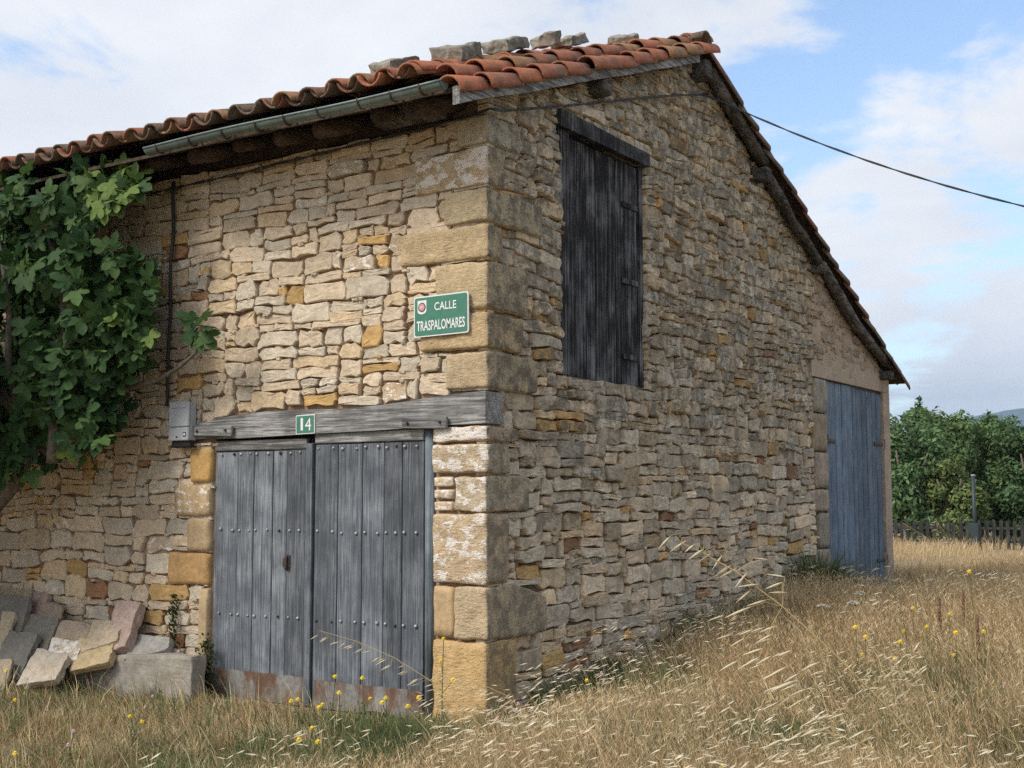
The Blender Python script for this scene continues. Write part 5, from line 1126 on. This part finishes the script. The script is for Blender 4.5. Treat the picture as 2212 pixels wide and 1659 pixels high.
def flower_plant(x, y, h, lab, heads=None, kind='yellow'):
    p = to_ground(x, y, h); g = float(ground_z(p[0], p[1])); t = thing('yellow_flower' if kind == 'yellow' else 'pink_flower', lab, 'flower', (p[0], p[1], g), 'yellow flowers in the grass' if kind == 'yellow' else 'pale pink flowers in the grass')
    sx, sy = U(-.04, .04), U(-.04, .04); m = MB(); m.tube([(sx, sy, -.02), (sx * .6, sy * .6, h * .5), (0, 0, h)], [.005, .004, .003], 5)
    hs = [(0, 0, h)]
    for k in range(heads or 0):
        a = U(0, 6.28); q = U(.05, .10); z = h * U(.6, .95); m.tube([(sx * .4, sy * .4, z - .09), (q * .7 * math.cos(a), q * .7 * math.sin(a), z - .03), (q * math.cos(a), q * math.sin(a), z)], .0028, 5); hs.append((q * math.cos(a), q * math.sin(a), z))
    m.build('stem', M['stem'], t)
    for hp in hs:
        o = link('flower_head', fl_me[random.randrange(2)] if kind == 'yellow' else pf_me, t, hp); o.rotation_euler = (U(.3, .9), U(-.3, .3), U(0, .8))
    V = []; F = []
    for k in range(10):
        a = U(0, 6.28); z = h * U(.02, .6); L = U(.04, .09); b = len(V); V += [(sx * .7, sy * .7, z), (L * .5 * math.cos(a) - .008, L * .5 * math.sin(a), z + .02), (L * math.cos(a), L * math.sin(a), z + .01), (L * .5 * math.cos(a) + .008, L * .5 * math.sin(a), z + .022)]; F.append((b, b + 1, b + 2, b + 3))
    link('leaves', make_mesh('leaves', V, F), t, None, M['stem'])
FL = [(958, 1381, .72, 'tall yellow flower stalk in front of the orange corner stone', 2), (724, 1462, .42, 'yellow flower in front of the left part of the right door leaf', 0), (783, 1465, .42, 'yellow flower before the middle of the right door leaf', 1),
      (733, 1497, .34, 'yellow flower just below the leaf gap of the door', 0), (834, 1510, .34, 'yellow flower before the right end of the kick plate', 1), (644, 1512, .26, 'small yellow flower at the foot of the left door leaf', 1), (697, 1522, .26, 'low yellow flower in the grass under the door gap', 1), (674, 1574, .26, 'yellow flower in the weeds in front of the door', 2),
      (905, 1508, .30, 'yellow flower at the foot of the round door post', 1), (33, 1513, .28, 'yellow flower in front of the slab heap at the photo edge', 0), (14, 1450, .35, 'yellow flower against the dark slab', 0), (33, 1628, .2, 'yellow flower lowest at the left edge', 0), (281, 1548, .2, 'yellow flower in front of the stone block', 1),
      (1560, 1720 - 60, .3, 'yellow flower low in the middle of the right field', 0), (1268, 1470, .3, 'small yellow flower near the foot of the gable wall', 0), (1848, 1355, .5, 'yellow flower pair rising before the field behind the barn corner', 1), (1972, 1314, .5, 'pair of yellow flowers high in the right field', 1), (2052, 1328, .5, 'single yellow flower right of the pair', 0), (2094, 1235, .75, 'yellow flower on the tallest stalk below the fence', 0),
      (1870, 1376, .45, 'yellow flower left of the middle of the right field', 0), (1945, 1388, .45, 'yellow flower low centre of the right field', 1), (2002, 1355, .48, 'yellow flower beside the brown dock stalk', 0), (2065, 1368, .45, 'yellow flower further right in the field', 1), (2125, 1365, .48, 'yellow flower near the right edge of the field', 0)]
for x, y, h, lab, n in FL: flower_plant(x, y, h, lab, n)
for x, y, h, lab in ((1300, 1455, .3, 'pale pink flower near the gable wall foot'), (160, 1580, .2, 'pale pink flower in the short grass before the block'), (330, 1505, .2, 'pale pink flower against the grey stone block'), (2170, 1480, .35, 'pale pink flower near the right photo edge'), (1120, 1522, .3, 'mauve pink flower beside the orange corner stone')): flower_plant(x, y, h, lab, 1, 'pink')
def umbel(x, y, h, lab):
    p = to_ground(x, y, h); g = float(ground_z(p[0], p[1])); t = thing('white_umbel', lab, 'flower', (p[0], p[1], g), 'white umbels by the barn'); m = MB(); m.tube([(.03, 0, -.02), (0, 0, h - .05)], .004, 5)
    V = []; F = []
    for k in range(26):
        a = U(0, 6.28); q = .055 * math.sqrt(U(0, 1)); c = (q * math.cos(a), q * math.sin(a), h - 8 * q * q); m.tube([(0, 0, h - .05), c], .0015, 3)
        v, f = cbox((.009, .009, .004), 0.002); b = len(V); V += [tuple(np.array(c) + u) for u in v]; F += [tuple(i + b for i in e) for e in f]
    m.build('stem', M['stem'], t); link('florets', make_mesh('florets', V, F), t, None, M['umbel'])
for x, y, lab in ((1858, 1278, 'white umbel nearest the blue door, upper one'), (1842, 1300, 'white umbel lower left of the pair by the blue door'), (1778, 1305, 'white umbel furthest left along the gable foot')): umbel(x, y, .4, lab)
def spikelet_geo(L=0.026):
    V = []; F = []; n = 6
    for z, q in ((0, .15), (.25, .9), (.5, 1.0), (.8, .5), (1.0, .05)):
        for k in range(n): V.append((L * .068 * q * math.cos(2 * math.pi * k / n), L * .068 * q * math.sin(2 * math.pi * k / n), z * L))
    for i in range(4):
        for k in range(n): F.append((i * n + k, i * n + (k + 1) % n, (i + 1) * n + (k + 1) % n, (i + 1) * n + k))
    b = len(V); V += [(0, 0, L * .6), (L * .35, .0, L * 1.7), (L * .02, 0, L * .6)]; F.append((b, b + 1, b + 2)); return V, F
sp_me = make_mesh('spikelet', *spikelet_geo(), True); sp_me.materials.append(M['oat'])
def oat(path, dep, heads, lab, size=1.0, r_=0.0015):
    """wild oat stalk: path of points at distance dep, root outside or in the grass, spikelets hanging on the downwind side"""
    P = [atdepth(x, y, dep) for x, y in path]; root = P[0]; g = float(ground_z(root[0], root[1])); t = thing('wild_oat_stalk', lab, 'grass stalk', (root[0], root[1], g), 'wild oats bending in the foreground'); off = Vector((root[0], root[1], g))
    pts = [(root[0] + (root - P[1])[0] * .2, root[1] + .0, g)] + [tuple(p) for p in P]; m = MB(); m.tube(pts, list(np.linspace(r_, r_ * .45, len(pts))), 5)
    cum = np.array(P)
    for (x, y, sx, sy, L) in heads:
        a = atdepth(x, y, dep); j = min(range(len(P)), key=lambda k: np.linalg.norm(P[k] - a)); b = np.array(P[j]); dirv = atdepth(x + sx, y + sy, dep + U(-.02, .02)) - a; Lm = np.linalg.norm(dirv)
        st = a + (b - a) * 1.0; m.tube([tuple(b), tuple((a + b) / 2 + np.array((0, 0, .008))), tuple(a)], r_ * .25, 4)
        o = link('spikelet', sp_me, t, Vector(a) - off); o.rotation_euler = Vector(dirv).to_track_quat('Z', 'Y').to_euler(); q = Lm / 0.026 * size; o.scale = (q * U(.6, .9), q * U(.6, .9), q * U(.75, 1.0))
    o = m.build('stem', M['straw'], t); o.location -= off
rr = random.Random(5)
def heads_along(path, a, b, n, spread, L, ang=(-1.0, 0.45)):
    out = []; Pn = np.array(path, float); seg = np.linalg.norm(np.diff(Pn, axis=0), axis=1); cum = np.r_[0, np.cumsum(seg)]; 
    for k in range(n):
        s = cum[-1] * (a + (b - a) * (k + rr.random() * .6) / n); x = np.interp(s, cum, Pn[:, 0]); y = np.interp(s, cum, Pn[:, 1]); l = L * rr.uniform(.75, 1.15)
        out.append((x + rr.uniform(-.9, .2) * spread, y + rr.uniform(.1, .6) * spread, ang[0] * l + rr.uniform(-4, 4), ang[1] * l + rr.uniform(-5, 5), l))
    return out
p1 = [(2085, 1720), (2000, 1610), (1890, 1500), (1790, 1400), (1690, 1310), (1590, 1235), (1520, 1195), (1470, 1172)]
h1 = [(1448, 1158, -30, 32, 40), (1482, 1168, -40, 28, 45), (1500, 1176, -28, 22, 40), (1520, 1186, -38, 26, 45), (1535, 1196, -32, 22, 40), (1560, 1200, -25, 36, 40), (1578, 1222, -42, 28, 45), (1590, 1228, -40, 22, 45), (1615, 1236, -28, 34, 40), (1622, 1275, -38, 32, 45), (1655, 1296, -45, 14, 45), (1640, 1262, -50, 6, 45), (1618, 1312, -60, 26, 60), (1690, 1258, -42, 16, 40), (1695, 1246, -40, -6, 40), (1700, 1280, -44, 0, 40), (1660, 1210, -38, -6, 40), (1668, 1370, -48, 26, 50), (1640, 1420, -50, 28, 50), (1650, 1400, -60, 20, 55), (1700, 1440, -55, 30, 55), (1720, 1470, -60, 25, 55)]
oat(p1, 2.1, h1, 'largest wild oat stalk, crossing the gable foot nearest the camera')
for path, dep, n, L, lab in (([(1120, 1660), (1060, 1590), (1000, 1530), (930, 1470), (850, 1420), (770, 1385), (690, 1362)], 4.6, 26, 22, 'wild oat stalk bending across the grey door'), ([(1240, 1650), (1160, 1560), (1090, 1500), (1010, 1465), (940, 1455)], 5.0, 20, 20, 'wild oat stalk bending before the orange corner stone'),
        ([(2105, 1330), (2085, 1250), (2060, 1180), (2020, 1120)], 7.5, 16, 12, 'thin oat stalk rising before the picket fence'), ([(2130, 1330), (2060, 1230), (2000, 1160), (1950, 1130)], 8.0, 12, 10, 'thin bent oat stalk left of the metal post')):
    oat(path, dep, heads_along(path, .42, 1.0, n, L * .9, L), lab, 1.0, 0.0016)
def zp(l): return [((1300 + .584 * x) / 1.1718, (1250 + .584 * y) / 1.1718) for x, y in l]
for tips, path, dep, L, lab in ((zp([(945, 735), (1040, 728), (1062, 748), (1112, 790), (1180, 690), (1150, 840), (1205, 835), (1240, 858), (1120, 915), (1180, 888), (1232, 900), (1300, 740), (1210, 790), (1090, 715)]), [(1905, 1720), (1850, 1640), (1800, 1590), (1750, 1540), (1700, 1500), (1650, 1465), (1600, 1440)], 2.5, 46, 'wild oat stalk with many pale heads low in the right field'),
        (zp([(1300, 978), (1335, 975), (1362, 970), (1412, 962), (1240, 1035), (1300, 1030), (1350, 1020), (1140, 1075), (1212, 1060), (1500, 1035), (1392, 1080), (1370, 1165), (1530, 1060)]), [(2010, 1730), (1960, 1680), (1910, 1635), (1860, 1605), (1800, 1585), (1740, 1580)], 2.3, 50, 'lowest wild oat stalk with large pale heads'),
        (zp([(920, 620), (970, 640), (1010, 600), (1060, 590), (1110, 585), (1090, 640), (880, 540), (1150, 700)]), [(1830, 1700), (1770, 1590), (1710, 1510), (1650, 1440), (1590, 1400), (1560, 1385)], 2.9, 40, 'wild oat stalk in the middle right, behind the largest')):
    oat(path, dep, [(x + 14, y - 6, -L * rr.uniform(.8, 1.1), L * rr.uniform(.28, .55), L) for x, y in tips], lab, 1.0, 0.0015)
def dock(x, y, h, lab):
    p = to_ground(x, y, h); g = float(ground_z(p[0], p[1])); t = thing('dock_stalk', lab, 'plant', (p[0], p[1], g), 'brown dock stalks in the field'); MB().tube([(0, 0, -.02), (.01, 0, h)], [.005, .003], 5).build('stem', M['bark2'], t); V = []; F = []
    for k in range(90):
        z = h * U(.35, 1); q = .020 * (1.2 - z / h); a = U(0, 6.28); c = np.array((q * math.cos(a), q * math.sin(a), z)); v, f = cbox((.006, .006, .008), 0.002); b = len(V); V += [tuple(c + u) for u in v]; F += [tuple(i + b for i in e) for e in f]
    link('seed_head', make_mesh('seed_head', V, F), t, None, mat_plain('brown dock seed', (0.20, 0.11, 0.07), .9, .1))
for x, y, lab in ((2080, 1275, 'brown dock stalk in the right field, tallest'), (2110, 1330, 'brown dock stalk right of the tallest one'), (2028, 1290, 'brown dock stalk left of the tallest one')): dock(x, y, .55, lab)

# ------------------------------------------------------------------ air between here and the mountain
def haze():
    a, b = np.array((-9500.0, -400.0, -12.0)), np.array((9500.0, 9500.0, 480.0)); me = MB().box(a, b).build('haze', None, None)
    m = bpy.data.materials.new('haze air'); m.use_nodes = True; N = m.node_tree.nodes; N.clear(); out = N.new('ShaderNodeOutputMaterial'); v = N.new('ShaderNodeVolumePrincipled')
    v.inputs['Color'].default_value = (0.52, 0.72, 1.0, 1); v.inputs['Density'].default_value = HAZE_D; v.inputs['Anisotropy'].default_value = 0.2
    m.node_tree.links.new(v.outputs[0], out.inputs['Volume']); me.data.materials.clear(); me.data.materials.append(m); me['kind'] = 'stuff'
HAZE_D = 0.00015
haze()
